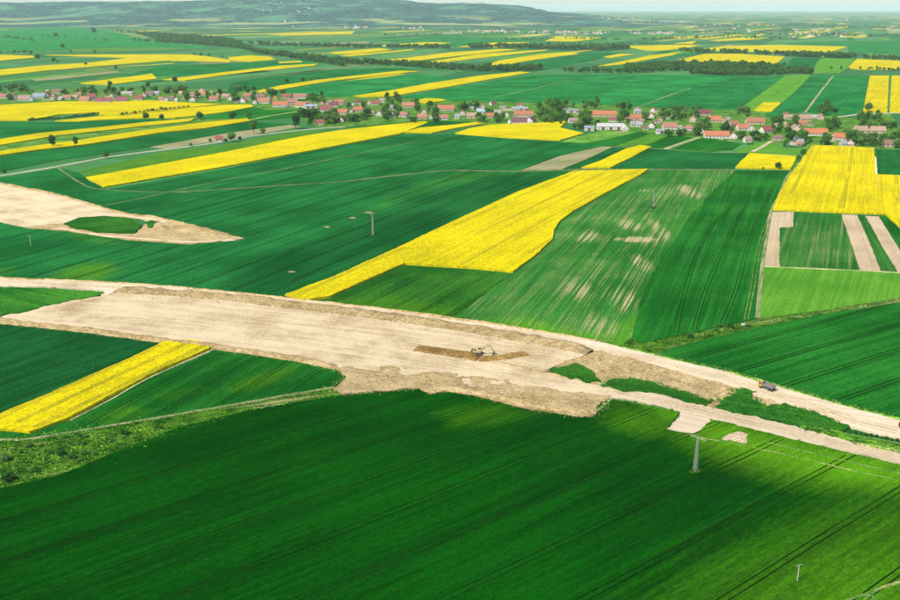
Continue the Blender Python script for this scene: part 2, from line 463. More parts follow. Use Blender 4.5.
def trams(field, spacing, offset=0.0, mat='rut', z=0.0, wid=0.5, gap=1.9, ang=None, inset=3.0, bend=0.0, drop=0.0):
    """pairs of wheel ruts running with the rows, clipped to the field"""
    poly = o_poly[field.name]; a = field['row_angle'] if ang is None else ang
    ca, sa = math.cos(a), math.sin(a)
    T = [Vector((p.x * ca + p.y * sa, -p.x * sa + p.y * ca)) for p in poly]
    x0, x1 = min(t.x for t in T), max(t.x for t in T); y0, y1 = min(t.y for t in T), max(t.y for t in T)
    xm = (x0 + x1) / 2; half = max(1.0, (x1 - x0) / 2)
    V, F = [], []
    yy = y0 - y0 % spacing + offset
    while yy < y1 + abs(bend):
        for s in (-gap / 2, gap / 2):
            x = x0; prev = False; st = max(3.0, (x1 - x0) / 220)
            while x < x1:
                t = (x - xm) / half
                y = yy + s + bend * t * t + 0.5 * noise.noise((x * .02, yy, 0))
                q = Vector((x * ca - y * sa, x * sa + y * ca))
                ok = inside(q, poly) and inside(Vector(((x - inset) * ca - y * sa, (x - inset) * sa + y * ca)), poly) \
                    and noise.noise((x * 0.012, yy * 0.3, 5.0)) > -0.5 + drop
                if ok:
                    w = wid / 2 * (1 + 0.4 * noise.noise((x * .1, yy, 2.0)))
                    b = len(V)
                    for k in (-w, w): V.append((x * ca - (y + k) * sa, x * sa + (y + k) * ca, z))
                    if prev: F.append((b - 2, b, b + 1, b - 1))
                prev = ok; x += st
        yy += spacing
    if not F: return None
    me = bpy.data.meshes.new('wheel_tracks'); me.from_pydata(V, [], F)
    o = mesh_obj('wheel_tracks', me, M[mat], field); o['row_angle'] = a; o['tone'] = 1.0
    return o

# far ground: fields too small to tell apart come from the material
def ground_mat():
    k = NT('ground_far_fields'); p = k.pos()
    q = k.new('ShaderNodeVectorRotate', rotation_type='Z_AXIS'); k.put(q.inputs['Vector'], p); q.inputs['Angle'].default_value = R(-62)
    wob = k.noise(p, 0.0006, 2.0)
    sc = k.vmul(q.outputs[0], (1 / 620.0, 1 / 120.0, 0.0))
    vo = k.new('ShaderNodeTexVoronoi', distance='CHEBYCHEV'); k.put(vo.inputs['Vector'], sc); vo.inputs['Scale'].default_value = 1.0; vo.inputs['Randomness'].default_value = 0.8
    sep = k.new('ShaderNodeSeparateColor'); k.t.links.new(vo.outputs['Color'], sep.inputs[0])
    r, g = sep.outputs[0], sep.outputs[1]
    col = k.mix(r, (0.012, 0.11, 0.018), (0.065, 0.21, 0.045))
    y = k.new('ShaderNodeSeparateXYZ'); k.t.links.new(p, y.inputs[0])
    far = k.step(y.outputs[1], 3600.0, 5200.0)
    col = k.mix(k.math('MULTIPLY', k.step(g, 0.80, 0.82), far), col, (0.30, 0.30, 0.11))
    col = k.mix(k.math('MULTIPLY', k.step(g, 0.90, 0.91), far), col, (0.50, 0.42, 0.03))
    w = k.noise(k.vmul(p, (1 / 900.0, 1 / 420.0, 0)), 1.0, 5.0, 0.62)
    col = k.mix(k.math('MULTIPLY', k.step(w, 0.53, 0.57), k.step(y.outputs[1], 4500.0, 6500.0)), col, (0.012, 0.045, 0.020))
    n = k.noise(k.vmul(p, (1 / 40.0, 1 / 40.0, 0)), 1.0, 4.0, 0.6)
    col = k.mix(k.step(n, 0.3, 0.7, 0.0, 0.35), col, (0.012, 0.07, 0.02))
    k.base(col); return k.m
me = bpy.data.meshes.new('ground')
S = 42000.0
me.from_pydata([(-S, -1500, 0), (S, -1500, 0), (S, 46000, 0), (-S, 46000, 0)], [], [(0, 1, 2, 3)])
tag(mesh_obj('ground', me, ground_mat()), 'flat green farmland stretching away to the hazy horizon', None, None, 'structure')

# ------------------------------------------------------------------ fields
Z = {'wheat': 0.36, 'wheat_cool': 0.36, 'wheat_deep': 0.40, 'wheat_bright': 0.38, 'wheat_worn': 0.34, 'rape': 1.30, 'meadow': 0.16,
     'verge': 0.20, 'pasture': 0.26, 'stubble': 0.18, 'soil': 0.12}
NAME = {'wheat': 'wheat_field', 'wheat_cool': 'wheat_field', 'wheat_deep': 'wheat_field', 'wheat_bright': 'wheat_field', 'wheat_worn': 'wheat_field',
        'rape': 'rapeseed_field', 'meadow': 'meadow', 'verge': 'grass_verge', 'pasture': 'green_field', 'stubble': 'stubble_field', 'soil': 'tilled_field'}
zi = [0]
def field(kind, px, row, label, tone=1.0, jit=0.5, dz=0.0, thin=None, cell=0.0):
    zi[0] += 1
    z = Z[kind] + 0.005 * (zi[0] % 9) + dz
    o = sheet(NAME[kind], px, z, kind, label, jit, cell, None, row, tone, thin=thin); o['height'] = z
    return o
RA = ((335, 278), (575, 172))
RB = ((105, 188), (400, 131))

# --- foreground
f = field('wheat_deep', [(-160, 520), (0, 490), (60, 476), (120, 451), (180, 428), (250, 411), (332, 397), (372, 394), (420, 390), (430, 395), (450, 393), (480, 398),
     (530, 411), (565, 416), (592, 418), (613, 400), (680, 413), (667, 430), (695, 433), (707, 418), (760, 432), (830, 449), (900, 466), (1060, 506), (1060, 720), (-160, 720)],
     ((225, 525), (450, 445)), 'large dark green wheat field filling the foreground below the earthworks', 1.0, cell=4.5, thin=[  # lime zones blended softly into the dark green
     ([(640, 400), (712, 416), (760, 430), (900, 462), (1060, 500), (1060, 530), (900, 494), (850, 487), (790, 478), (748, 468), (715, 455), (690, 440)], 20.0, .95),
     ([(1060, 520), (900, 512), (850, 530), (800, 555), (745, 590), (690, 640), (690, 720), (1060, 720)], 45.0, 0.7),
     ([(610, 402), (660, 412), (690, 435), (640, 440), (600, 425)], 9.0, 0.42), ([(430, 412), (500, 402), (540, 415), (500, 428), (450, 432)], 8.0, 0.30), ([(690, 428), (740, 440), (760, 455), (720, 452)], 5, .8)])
big = f
trams(f, 21.0, 4.0, 'rut', f['height'] + 0.006, 0.44, drop=-.6)
f = field('wheat_cool', [(-160, 330), (-60, 320), (0, 325), (45, 329), (110, 336), (168, 344), (130, 362), (70, 388), (0, 416), (-160, 486)],
     ((0, 370), (110, 333)), 'dark green wheat field left of the near rapeseed strip', .58)
trams(f, 19.0, 3.0, 'rut', f['height'] + 0.006)
f = field('rape', [(-160, 505), (0, 417), (70, 387), (130, 361), (167, 342.5), (192, 342.5), (217, 347), (150, 377), (70, 420), (30, 435), (0, 432), (-60, 450)],
     ((30, 420), (190, 345)), 'bright yellow rapeseed strip in the left foreground')
trams(f, 9.0, 2.0, 'rut_olive', f['height'] + 0.006, 0.9, 1.4, drop=0.25)
f = field('wheat', [(-60, 453), (0, 430), (36, 430), (72, 422), (150, 379), (218, 350), (290, 361), (335, 371), (343, 379), (335, 387), (250, 402), (150, 419), (36, 439), (0, 439)],
     ((80, 425), (215, 352)), 'green wheat field right of the near rapeseed strip', 0.78, cell=4.0, thin=[([(225, 392), (245, 378), (300, 364), (280, 382), (250, 394)], 6.0, .55), ([(85, 420), (130, 405), (150, 412), (110, 424)], 6.0, .5), ([(150, 398), (200, 384), (215, 388), (170, 404)], 6, .35)])
trams(f, 16.0, 5.0, 'rut', f['height'] + 0.006)
field('verge', [(-160, 470), (-40, 446), (0, 438), (36, 439.5), (150, 420), (250, 403), (334, 388.5), (340, 395), (330, 397), (250, 411), (180, 428), (120, 451), (60, 476), (0, 490), (-160, 520)],
     ((0, 440), (330, 392)), 'rough grassy verge with shrubs beside the field track', 0.8, 1.0)

# --- middle, left to right
field('wheat_cool', [(-160, 205), (-80, 190), (0, 178), (60, 168), (80, 173), (90, 182), (108, 190), (170, 193), (105, 207), (55, 195), (0, 184), (-80, 168)],
     ((0, 180), (80, 172)), 'green field between the pale lane and the far earthworks', 0.95)
f = field('wheat_cool', [(105, 190), (225, 169), (315, 151), (400, 135.5), (455, 134.5), (370, 152), (225, 181), (170, 192.5), (112, 190)], RB,
     'narrow green field under the long rapeseed strip', 0.95)
trams(f, 26, 3, 'rut', f['height'] + 0.006, 0.7)
f = field('wheat_cool', [(455, 134.5), (505, 139), (560, 142), (612, 146), (600, 147), (560, 156), (522, 170), (450, 170), (400, 175), (345, 181), (300, 184), (225, 189), (170, 193), (225, 181), (370, 152)],
     ((300, 184), (470, 140)), 'green field crossed by thin tracks above the large rapeseed field', 1.0)
trams(f, 26, 3, 'rut', f['height'] + 0.006, 0.7)
f = field('wheat_cool', [(105, 207), (165, 194), (225, 190), (345, 182), (450, 171), (522, 172), (450, 189), (380, 213), (300, 246), (212, 291), (160, 286), (110, 283), (60, 281.5), (0, 278), (-160, 262), (-160, 222), (-60, 218),
     (0, 223), (30, 229), (65, 231.5), (130, 241), (190, 245), (245, 240), (190, 227), (155, 219), (120, 214)], RA, 'wide green wheat field above the main earthworks', 0.92, cell=9.0, thin=[
     ([(45, 280), (70, 268), (105, 262), (120, 270), (95, 283)], 9.0, .62), ([(50, 228), (110, 240), (130, 248), (80, 240)], 8.0, .45), ([(300, 246), (380, 200), (450, 172), (520, 172), (440, 189), (370, 215)], 14, .25), ([(-50, 270), (20, 268), (10, 279), (-50, 276)], 8, .4)])
trams(f, 22, 3, 'rut', f['height'] + 0.006, 0.6)
mid = f
f = field('wheat_cool', [(522, 172), (576, 171.5), (520, 192), (450, 224), (400, 248), (335, 278), (285, 298), (212, 291), (300, 246), (380, 213), (450, 189)], RA,
     'darker green wheat strip along the left side of the large rapeseed field', .74)
trams(f, 18, 3, 'rut', f['height'] + 0.006, 0.6)
f = field('rape', [(285, 296.5), (335, 278), (400, 248), (450, 224), (520, 192), (574, 172), (648, 170), (640, 176), (600, 197), (572, 213), (560, 222), (554, 231), (553, 240), (535, 257), (513, 273), (470, 269), (405, 265),
     (370, 280), (330, 298), (303, 302.5)], RA, 'large yellow rapeseed field in the middle above the earthworks')
trams(f, 24, 8, 'rut_olive', f['height'] + 0.006, 0.8, 1.6, drop=0.35)
field('rape', [(581, 168.5), (600, 162), (625, 150), (640, 146), (651, 147.5), (632, 158), (610, 168.5)], ((585, 167), (645, 147)), 'short yellow rapeseed strip just above the large one', 0.97)
field('stubble', [(522, 170), (560, 155.5), (598, 147), (613, 147), (585, 160), (560, 170)], ((540, 165), (605, 147)), 'tan stubble strip between two green fields', 0.9)
field('wheat_cool', [(560, 170), (585, 160), (613, 147), (640, 146), (625, 150), (600, 162), (581, 168.5)], ((570, 168), (630, 147)), 'dark green sliver beside the short rapeseed strip', .75)
f = field('wheat_bright', [(330, 299), (370, 281), (405, 266), (470, 270), (513, 274), (478, 300), (452, 320), (400, 312), (345, 305), (303, 303.5)], ((345, 303), (420, 268)), 'bright green wheat wedge below the large rapeseed field', 0.58, cell=6.0, thin=[([(330, 300), (400, 296), (470, 312), (450, 322), (380, 312)], 6.0, .45)])
trams(f, 15, 3, 'rut', f['height'] + 0.006, 0.5)
f = field('wheat_worn', [(513, 274), (535, 258), (553, 241), (555, 232), (562, 222), (600, 198), (641, 176), (650, 171), (736, 170.5), (712, 192), (690, 217), (668, 250), (652, 275), (640, 305), (632, 337), (618, 350), (580, 343), (520, 331), (452, 320), (478, 300)],
     ((560, 330), (640, 220)), 'green field streaked with bare brown patches and tractor lines', 1.0, cell=9.0, thin=[([(600, 345), (640, 310), (665, 262), (700, 205), (700, 225), (655, 285), (636, 340), (620, 352)], 7.0, .6), ([(455, 316), (520, 318), (600, 335), (600, 348), (520, 334)], 6.0, .6)])
worn = f
trams(f, 15, 6, 'rut_pale', f['height'] + 0.006, 0.42, 1.9, drop=-.15)
for (cx, cy, w, h, l) in ((327, 227.5, 3.4, .8, 'larger bare spot in the wide green field'), (353, 218.5, 3.5, .8, 'small bare spot left of the field mast'), (369, 213, 5, .7, 'thin bare spot beside the field mast'), (292, 272.5, 4, .7, 'bare spot nearest the large rapeseed field')):
    p = []
    sk = -0.55 if cy > 255 else 0.0
    for i in range(14):
        t = 2 * math.pi * i / 14; r = 0.7 + 0.45 * rnd.random()
        p.append((cx + w * r * math.cos(t) + sk * -h * r * math.sin(t), cy + h * r * math.sin(t)))
    o = sheet('bare_soil', p, 0.50, 'stubble', l, 1.2, row=((560, 330), (640, 220)), tone=.9, step=1.5)
f = field('wheat', [(736, 170.5), (790, 171), (780, 196), (772, 212), (766, 240), (762, 268), (757, 319), (705, 330), (640, 344), (632, 337), (640, 305), (652, 275), (668, 250), (690, 217), (712, 192)],
     ((690, 330), (740, 200)), 'dark green field with curved tractor lines right of the streaked field', 0.92)
for k, pl in enumerate(([(735, 205), (713, 225), (697, 255), (683, 300), (676, 334)], [(760, 190), (742, 213), (725, 245), (706, 290), (694, 330)], [(775, 185), (760, 215), (747, 250), (736, 290), (722, 325)], [(770, 215), (759, 248), (753, 285), (746, 320)])):
    for s in (-0.9, 0.9):
        P = [G(*q) for q in pl]
        ribbon('wheel_tracks', [(p.x + s, p.y, 0) for p in P], 0.4, f['height'] + 0.008, 'rut' if k < 3 else 'rut_pale', None, 0.1, parent=f, ground=True)
f = field('wheat', [(660, 353), (700, 341), (760, 328), (820, 315.5), (900, 303), (1060, 275), (1060, 470), (900, 420.5), (850, 408), (800, 393.5), (765, 385), (725, 372), (690, 363)],
     ((700, 360), (900, 305)), 'dark green wheat field right of the haul road', 0.92)
trams(f, 20, 6, 'rut', f['height'] + 0.006, 0.6)
field('pasture', [(763, 267.5), (830, 270), (900, 273.5), (1060, 282), (1060, 276), (900, 298), (820, 311), (757, 319)], ((800, 300), (815, 270)), 'light green field below the brown strips', 0.82)
field('verge', [(612, 350), (630, 338), (640, 343), (705, 331), (757, 319.5), (820, 311), (900, 298), (1060, 271), (1060, 275), (900, 303), (820, 315.5), (760, 328), (700, 341), (662, 353), (640, 352)],
     ((650, 348), (900, 300)), 'rough green grass strip dividing the right hand fields', 0.78, 1.0)
field('soil', [(768, 212), (794, 212), (793, 227), (779.5, 227.5), (779.5, 267), (763, 266)], ((770, 266), (776, 215)), 'bare brown tilled strip bent like an upside-down L', 0.98)
f = field('wheat_worn', [(794, 212), (841, 214.5), (851, 244), (859, 270), (780, 267), (780, 228), (793.5, 227.5)], ((800, 266), (812, 214)), 'green patch between the brown tilled strips', 0.85)
field('soil', [(841, 214.5), (857, 215), (870, 243), (881, 271), (860, 270), (851, 244)], ((868, 268), (850, 217)), 'bare brown tilled strip in the middle of the right hand plots', 0.98)
field('wheat_worn', [(857, 215), (865, 216), (880, 243), (897, 272), (881, 271), (870, 243)], ((885, 268), (862, 217)), 'narrow green strip between two brown tilled strips', 0.8)
field('soil', [(865, 216), (879, 216.5), (900, 250), (915, 273), (897, 272), (880, 243)], ((898, 266), (872, 217)), 'bare brown tilled strip at the right edge', 0.98)
field('wheat', [(879, 216.5), (886, 215), (900, 229), (1000, 240), (1060, 282), (915, 273), (900, 250)], ((900, 250), (882, 218)), 'green sliver right of the brown tilled strips', 0.9)
f = field('rape', [(812, 146), (845, 147), (874, 149), (875.5, 175.5), (900, 176.5), (1060, 182), (1060, 262), (900, 229), (884, 215), (830, 213), (772.5, 210.5), (780, 193), (790, 176)],
     ((850, 208), (858, 150)), 'large yellow rapeseed field at the right edge')
trams(f, 38, 5, 'rut_olive', f['height'] + 0.006, 0.8, 1.6, drop=0.3)
field('rape', [(735, 168.5), (742, 161), (750, 154), (797, 157.5), (790.5, 170)], ((745, 165), (790, 160)), 'small yellow rapeseed patch with a round tree')
field('wheat_cool', [(876.5, 150), (900, 150), (1000, 152), (1000, 179), (900, 176), (876.5, 175)], ((880, 172), (885, 152)), 'dark green block at the right edge behind the rapeseed', .8)
# --- between the village and the middle
field('meadow', [(583, 143.5), (560, 142), (583, 135), (606, 130), (632, 130), (640, 132), (612, 138)], ((570, 142), (620, 131)), 'pale grass strip beside the white barn', 1.1)
field('wheat', [(583, 144), (612, 138), (640, 132), (650, 134), (616, 146)], ((590, 145), (640, 133)), 'dark green garden strip in front of the white barn', 0.9)
field('pasture', [(616, 146), (650, 134), (668, 136), (642, 147)], ((620, 146), (660, 136)), 'light green garden strip beside the barn strip', 0.7)
field('wheat', [(642, 147), (668, 136), (690, 137.5), (697, 138), (668, 149)], ((650, 147), (685, 138)), 'green garden strip left of the grass track', 0.9)
field('wheat', [(672, 150), (703, 137.5), (720, 140), (742, 144), (732, 150), (700, 152)], ((680, 149), (705, 139)), 'green garden plot in front of the long farmhouse', 0.95)
field('wheat_cool', [(612, 169), (651, 148), (668, 150), (735, 153), (749, 153), (734, 169)], ((640, 168), (700, 152)), 'green field strip right of the short rapeseed strip', 0.85)
field('pasture', [(735, 152), (749, 146), (770, 141), (790, 150), (812, 145), (797, 156.5), (750, 153)], ((740, 152), (790, 146)), 'light grass paddock at the village edge', 0.8)
field('meadow', [(0, 140), (60, 132.5), (125, 127), (195, 119), (250, 119), (247, 119), (205, 123), (120, 134), (80, 141), (40, 146), (0, 152)], ((0, 148), (200, 121)), 'olive green strip between two thin rapeseed strips', 0.85)
# --- left, around and before the village
field('rape', [(-80, 108), (0, 105.5), (30, 104), (60, 102), (100, 102), (150, 101), (200, 104), (222, 104.5), (190, 108), (165, 111), (150, 113), (122, 116), (100, 115.5), (95, 113), (60, 115), (28, 121), (0, 121), (-80, 124)],
     ((0, 115), (150, 104)), 'yellow rapeseed field right below the left village row', 0.96)
field('rape', [(55, 121.5), (100, 117), (122, 116.5), (150, 113.5), (165, 111.8), (190, 108.5), (225, 105.5), (250, 105), (254, 107), (230, 112), (195, 116.5), (175, 118.5), (150, 118.5), (110, 120), (80, 122)],
     ((70, 121), (230, 108)), 'yellow rapeseed strip behind the row of bushes', 0.96)
field('wheat_cool', [(-80, 128), (0, 122), (60, 122.5), (110, 120.5), (150, 119), (180, 118.8), (125, 127), (60, 132.5), (0, 140), (-80, 148)], ((0, 132), (150, 120)), 'green strip below the left rapeseed field', 1.0)
field('rape', [(-80, 148), (0, 140), (40, 134), (90, 129), (150, 122.5), (195, 119), (190, 122), (120, 129.5), (60, 136), (0, 146), (-80, 156)], ((0, 143), (180, 121)), 'upper of two thin yellow rapeseed strips on the left', 0.9)
field('rape', [(-80, 164), (0, 152), (40, 146), (80, 141), (120, 134.5), (160, 129), (205, 123), (247, 119), (250, 121.5), (205, 129), (160, 133.5), (85, 145.5), (40, 150.5), (0, 156), (-80, 168)], ((0, 153), (240, 121)), 'lower of two thin yellow rapeseed strips on the left', 0.9)
field('wheat_cool', [(0, 157), (40, 151), (85, 146), (160, 134), (205, 129.5), (250, 122), (290, 124), (225, 133), (150, 147), (60, 160), (0, 172)], ((20, 160), (250, 124)), 'dark green strip above the pale lane', 0.95)
field('stubble', [(150, 147), (225, 133.5), (290, 125), (301, 126.5), (260, 134), (215, 141.5), (165, 149)], ((160, 147), (290, 126)), 'pale tan strip along the lane', 0.95)
field('pasture', [(80, 171.5), (165, 152), (225, 145), (290, 133), (340, 128), (300, 137), (225, 152.5), (120, 172), (88, 177.5)], ((100, 170), (290, 135)), 'olive green strip above the long rapeseed strip', 0.62)
field('rape', [(86.5, 178.5), (120, 172.5), (225, 153), (300, 137.5), (340, 131), (375, 127), (425, 122), (428, 123.2), (400, 134.5), (315, 150.5), (225, 167.5), (104, 188)], RB, 'long yellow rapeseed strip reaching toward the village')
field('rape', [(403, 133), (420, 128.5), (455, 125.5), (478, 122.5), (486, 124), (455, 129), (432, 133.5)], ((405, 132), (470, 124)), 'thin yellow rapeseed sliver below the village centre')
field('rape', [(455, 134), (470, 129), (490, 125.5), (530, 124), (566, 122), (560, 128.5), (584, 134), (560, 141), (505, 138)], ((460, 133), (540, 124)), 'yellow rapeseed block below the maroon farmstead')
field('wheat', [(340, 128), (425, 121), (480, 121.5), (420, 127.5), (395, 135), (376, 126.5)], ((345, 128), (440, 121)), 'green strip below the village gardens', 0.9)
field('wheat', [(230, 112), (254, 107), (265, 110), (320, 109), (300, 117), (250, 121), (247, 118.5), (195, 118)], ((210, 117), (300, 110)), 'green plot below the left village centre', 1.05)
# --- village ground
field('meadow', [(-80, 96), (0, 92), (60, 89), (140, 88), (250, 90), (330, 94), (420, 99), (480, 101), (540, 103), (600, 104), (660, 107), (720, 108), (780, 113), (840, 116), (900, 128), (980, 134), (980, 152), (900, 150), (850, 147), (812, 146),
     (770, 142), (700, 138), (640, 132), (606, 131), (566, 123), (500, 125), (430, 123), (345, 128), (320, 128), (300, 118), (320, 110), (265, 110), (250, 105), (222, 104.5), (150, 101), (60, 102), (0, 105), (-80, 108)],
     ((0, 100), (800, 130)), 'gardens and yards of the village', 0.8, 1.0)
# --- beyond the village: rapeseed strips
far_rape = [
 ([(-60, 54), (0, 55), (33, 56), (35, 58), (0, 61), (-60, 64)], 'short rapeseed strip at the left edge below the hills'),
 ([(-60, 84), (0, 76), (50, 70.5), (110, 65.5), (170, 60.8), (230, 62), (230, 60), (210, 57), (190, 54.6), (110, 54.6), (45, 55.2), (130, 58), (90, 63), (40, 66), (0, 70), (-60, 76)], 'forked rapeseed field below the left hills'),
 ([(80, 83.5), (130, 77), (152, 74), (157, 79), (110, 85), (90, 84.5)], 'rapeseed strip behind the left village row'),
 ([(162, 80), (185, 77.5), (220, 73), (280, 66), (318, 64), (314, 66), (260, 71), (220, 76), (185, 81), (172, 80.5)], 'long thin rapeseed strip behind the left village'),
 ([(228, 57.5), (250, 55.5), (270, 57), (275, 60), (250, 62), (230, 60.5)], 'small rapeseed patch in front of the tree belt'),
 ([(278, 62), (300, 61), (303, 62.5), (280, 63.5)], 'tiny rapeseed sliver beside the tree belt'),
 ([(256, 91.5), (280, 86), (320, 80), (360, 75.5), (400, 71), (421, 71.5), (378, 76), (330, 81.5), (280, 90), (262, 93)], 'curving rapeseed strip rising behind the village'),
 ([(353, 96.5), (390, 91), (430, 83.5), (480, 76), (520, 72), (531, 72.8), (500, 78), (450, 87), (390, 97), (365, 97.5)], 'broad rapeseed strip behind the village centre'),
 ([(415, 101.5), (425, 99), (440, 99.2), (447, 101), (425, 104)], 'small rapeseed patch touching the village roofs'),
 ([(330, 52.5), (380, 48.3), (392, 50), (355, 54), (335, 54.2)], 'distant rapeseed patch beyond the tree belt'),
 ([(340, 55.6), (415, 49.2), (412, 50.6), (350, 56.6)], 'distant thin rapeseed line beyond the tree belt'),
 ([(390, 60), (450, 52.6), (500, 49.2), (519, 49.6), (460, 56), (410, 61.8)], 'distant rapeseed strip, upper of three'),
 ([(413, 64), (440, 60.2), (480, 54.2), (548, 49.6), (545, 51), (490, 57.2), (440, 63), (420, 65)], 'distant rapeseed strip, middle of three'),
 ([(485, 65.2), (500, 60.5), (540, 54.5), (570, 52), (580, 54), (540, 59.2), (500, 66)], 'distant rapeseed strip, lowest of three'),
 ([(595, 67), (620, 62), (650, 55.5), (682, 52.2), (672, 55.6), (620, 65)], 'slanting rapeseed strip before the wood'),
 ([(603, 57), (620, 54), (636, 54.2), (612, 58)], 'small distant rapeseed patch left of the slanting strip'),
 ([(622, 46.2), (670, 45), (702, 45), (690, 47.5), (668, 50.5), (648, 51), (630, 47.5)], 'distant rapeseed field behind the tree row'),
 ([(688, 50.4), (730, 46), (780, 45), (847, 46.8), (832, 52), (780, 52.2), (740, 51.5)], 'long distant rapeseed field, upper of two on the right'),
 ([(676, 60.5), (705, 54), (740, 54), (785, 57), (772, 67.5), (740, 64), (700, 62)], 'distant rapeseed field behind the right hand wood'),
 ([(847, 68.5), (857, 59.2), (900, 61), (980, 63), (980, 72), (900, 70), (860, 69.8)], 'distant rapeseed field at the right edge behind sparse trees'),
 ([(863, 113), (870, 76), (889, 76), (887, 113)], 'upright rapeseed block behind the right village, left half'),
 ([(889.5, 113), (891.5, 76), (920, 76), (970, 113)], 'upright rapeseed block behind the right village, right half'),
 ([(754, 111), (763, 103), (781.5, 103), (772, 112)], 'small worn rapeseed square behind the right village'),
 ([(710, 40.5), (740, 37.4), (768, 37.8), (750, 40), (720, 41.2)], 'far rapeseed streak near the plain settlements'),
 ([(674, 43.5), (697, 41), (692, 44)], 'far tiny rapeseed wedge'),
 ([(655, 37.5), (715, 36), (690, 38.2)], 'far thin rapeseed streak'),
 ([(545, 41), (556, 36.6), (602, 37.4), (590, 40), (575, 41.5)], 'far rapeseed patch left of the plain settlements'),
 ([(458, 46.8), (495, 42.6), (530, 42.4), (500, 47.6)], 'far rapeseed patch seen through a tree row'),
 ([(268, 34.4), (305, 33), (355, 31), (352, 34), (285, 35.6)], 'far rapeseed strip below the wooded hill'),
 ([(380, 45.4), (425, 42.2), (452, 42.8), (430, 45.6), (385, 46.4)], 'far rapeseed patch below the wooded hill'),
]
for (p, l) in far_rape: field('rape', p, (p[0], p[2]), l, 0.92, 0.8)
far_pale = [
 ([(30, 78.5), (70, 73), (110, 70), (121, 72), (60, 79), (35, 81)], 'pale stubble strip behind the left village', 'stubble'),
 ([(66, 50), (120, 47.5), (200, 47), (170, 49.5), (75, 52.5)], 'pale grass strip below the left hills', 'meadow'),
 ([(308, 43.4), (370, 41.2), (366, 43.2), (312, 44.4)], 'pale grey fallow strip below the wooded hill', 'stubble'),
 ([(250, 43), (300, 41), (302, 43), (262, 44)], 'pale fallow strip left of the grey one', 'stubble'),
 ([(738, 110.5), (760, 94), (785, 76), (811, 74), (799, 88), (782, 103), (763, 103), (753, 111.5)], 'light green strip running away behind the right village', 'pasture'),
 ([(818, 62), (822, 58), (855, 59), (847, 67.5), (840, 73), (812, 73)], 'light green block before the far rapeseed', 'pasture'),
 ([(856, 128), (855, 116), (890, 113.5), (900, 128)], 'pale orchard plot behind the right village', 'meadow'),
 ([(165, 98), (230, 89), (250, 84), (262, 92), (240, 97)], 'grass behind the left village', 'meadow'),
]
for (p, l, m) in far_pale: field(m, p, (p[0], p[2]), l, 0.85, 0.8)
far_green = [
 ([(232, 82), (330, 70), (400, 67.5), (420, 70), (320, 79), (255, 90), (226, 93)], 0.9, 'dark green strip behind the village above the curving rapeseed'),
 ([(268, 94), (330, 82.5), (420, 74), (455, 78.5), (390, 90), (350, 96.5), (300, 97)], 1.25, 'green field behind the village below the curving rapeseed'),
 ([(395, 98), (450, 88), (531, 74.5), (640, 74.5), (590, 104), (540, 103), (470, 101), (447, 100.5)], 1.15, 'wide green field behind the village centre'),
 ([(590, 104), (640, 74.5), (740, 76), (682, 93), (640, 107)], 1.3, 'green field with a fine track behind the barn'),
 ([(640, 107.5), (682, 93.5), (740, 76.5), (784, 76.5), (737, 110.5), (700, 109)], 1.05, 'green field left of the light strip'),
 ([(782, 104), (812, 75), (832, 75.5), (804, 112), (770, 118), (764, 115)], 1.05, 'dark green strip right of the light strip'),
 ([(806, 112), (834, 75.5), (869, 76.5), (862, 114), (830, 116)], 1.1, 'green block left of the upright rapeseed'),
 ([(784, 72), (792, 58), (818, 58), (811, 72.5)], 0.85, 'dark green block right of the wood'),
 ([(160, 66), (240, 63), (320, 58), (330, 62), (260, 69), (180, 76), (120, 77)], 1.0, 'green field below the forked rapeseed'),
 ([(770, 43.5), (850, 41), (980, 42), (980, 56), (850, 52), (847, 46)], 1.25, 'far green field on the right below the plain settlements'),
 ([(380, 40), (450, 36), (540, 40), (455, 46.5), (380, 41)], 1.2, 'far green field below the hill village'),
 ([(0, 30), (60, 25), (110, 31), (150, 40), (215, 48), (110, 47), (0, 52)], 1.35, 'wide pale green slope below the left hills'),
 ([(510, 66), (585, 53), (625, 52.5), (595, 60), (545, 69)], 0.95, 'dark green strip right of the three rapeseed strips'),
]
for (p, t, l) in far_green: field('wheat_cool', p, (p[0], p[2]), l, t * 1.15, 0.8)

da = row_angle((413, 64), (548, 49.6))
rs = random.Random(21)
for i in range(330):
    far_ = i >= 170
    x, y = rs.uniform(-20, 920), (rs.uniform(21, 37) if far_ else rs.uniform(35, 80))
    if not far_ and y > 60 and 380 < x: continue
    if x < 300 and 78 < y: continue
    if 120 < x < 250 and y < 48: continue
    if x < 520 and y < 30: continue
    c = G(x, y); a = da + rs.uniform(-.12, .12); L = rs.uniform(350, 1100) if far_ else rs.uniform(150, 520); W = rs.uniform(30, 90) if far_ else rs.uniform(12, 36)
    kd = rs.choice(('wheat_cool', 'wheat_cool', 'pasture', 'stubble', 'meadow', 'pasture', 'rape') if far_ else ('wheat_cool', 'wheat_cool', 'wheat', 'pasture', 'meadow', 'pasture', 'stubble', 'rape'))
    P = [Vector((c.x + u * L / 2 * math.cos(a) - v * W / 2 * math.sin(a), c.y + u * L / 2 * math.sin(a) + v * W / 2 * math.cos(a))) for (u, v) in ((-1, -1), (1, -1), (1.06, 1), (-.95, 1))]
    V = [(q.x, q.y, h_) for h_ in (-.05, .22 + .01 * (i % 12)) for q in P]
    me = bpy.data.meshes.new('field'); me.from_pydata(V, [], [(4, 5, 6, 7), (0, 1, 5, 4), (1, 2, 6, 5), (2, 3, 7, 6), (3, 0, 4, 7)])
    o = mesh_obj(NAME[kd], me, M[kd]); o['row_angle'] = a; o['tone'] = rs.uniform(.75, 1.5) if kd.startswith('wheat') else rs.uniform(.6, 1.0)
    tag(o, 'narrow field strip on the distant plain', None, 'narrow field strips of the distant plain', 'structure')

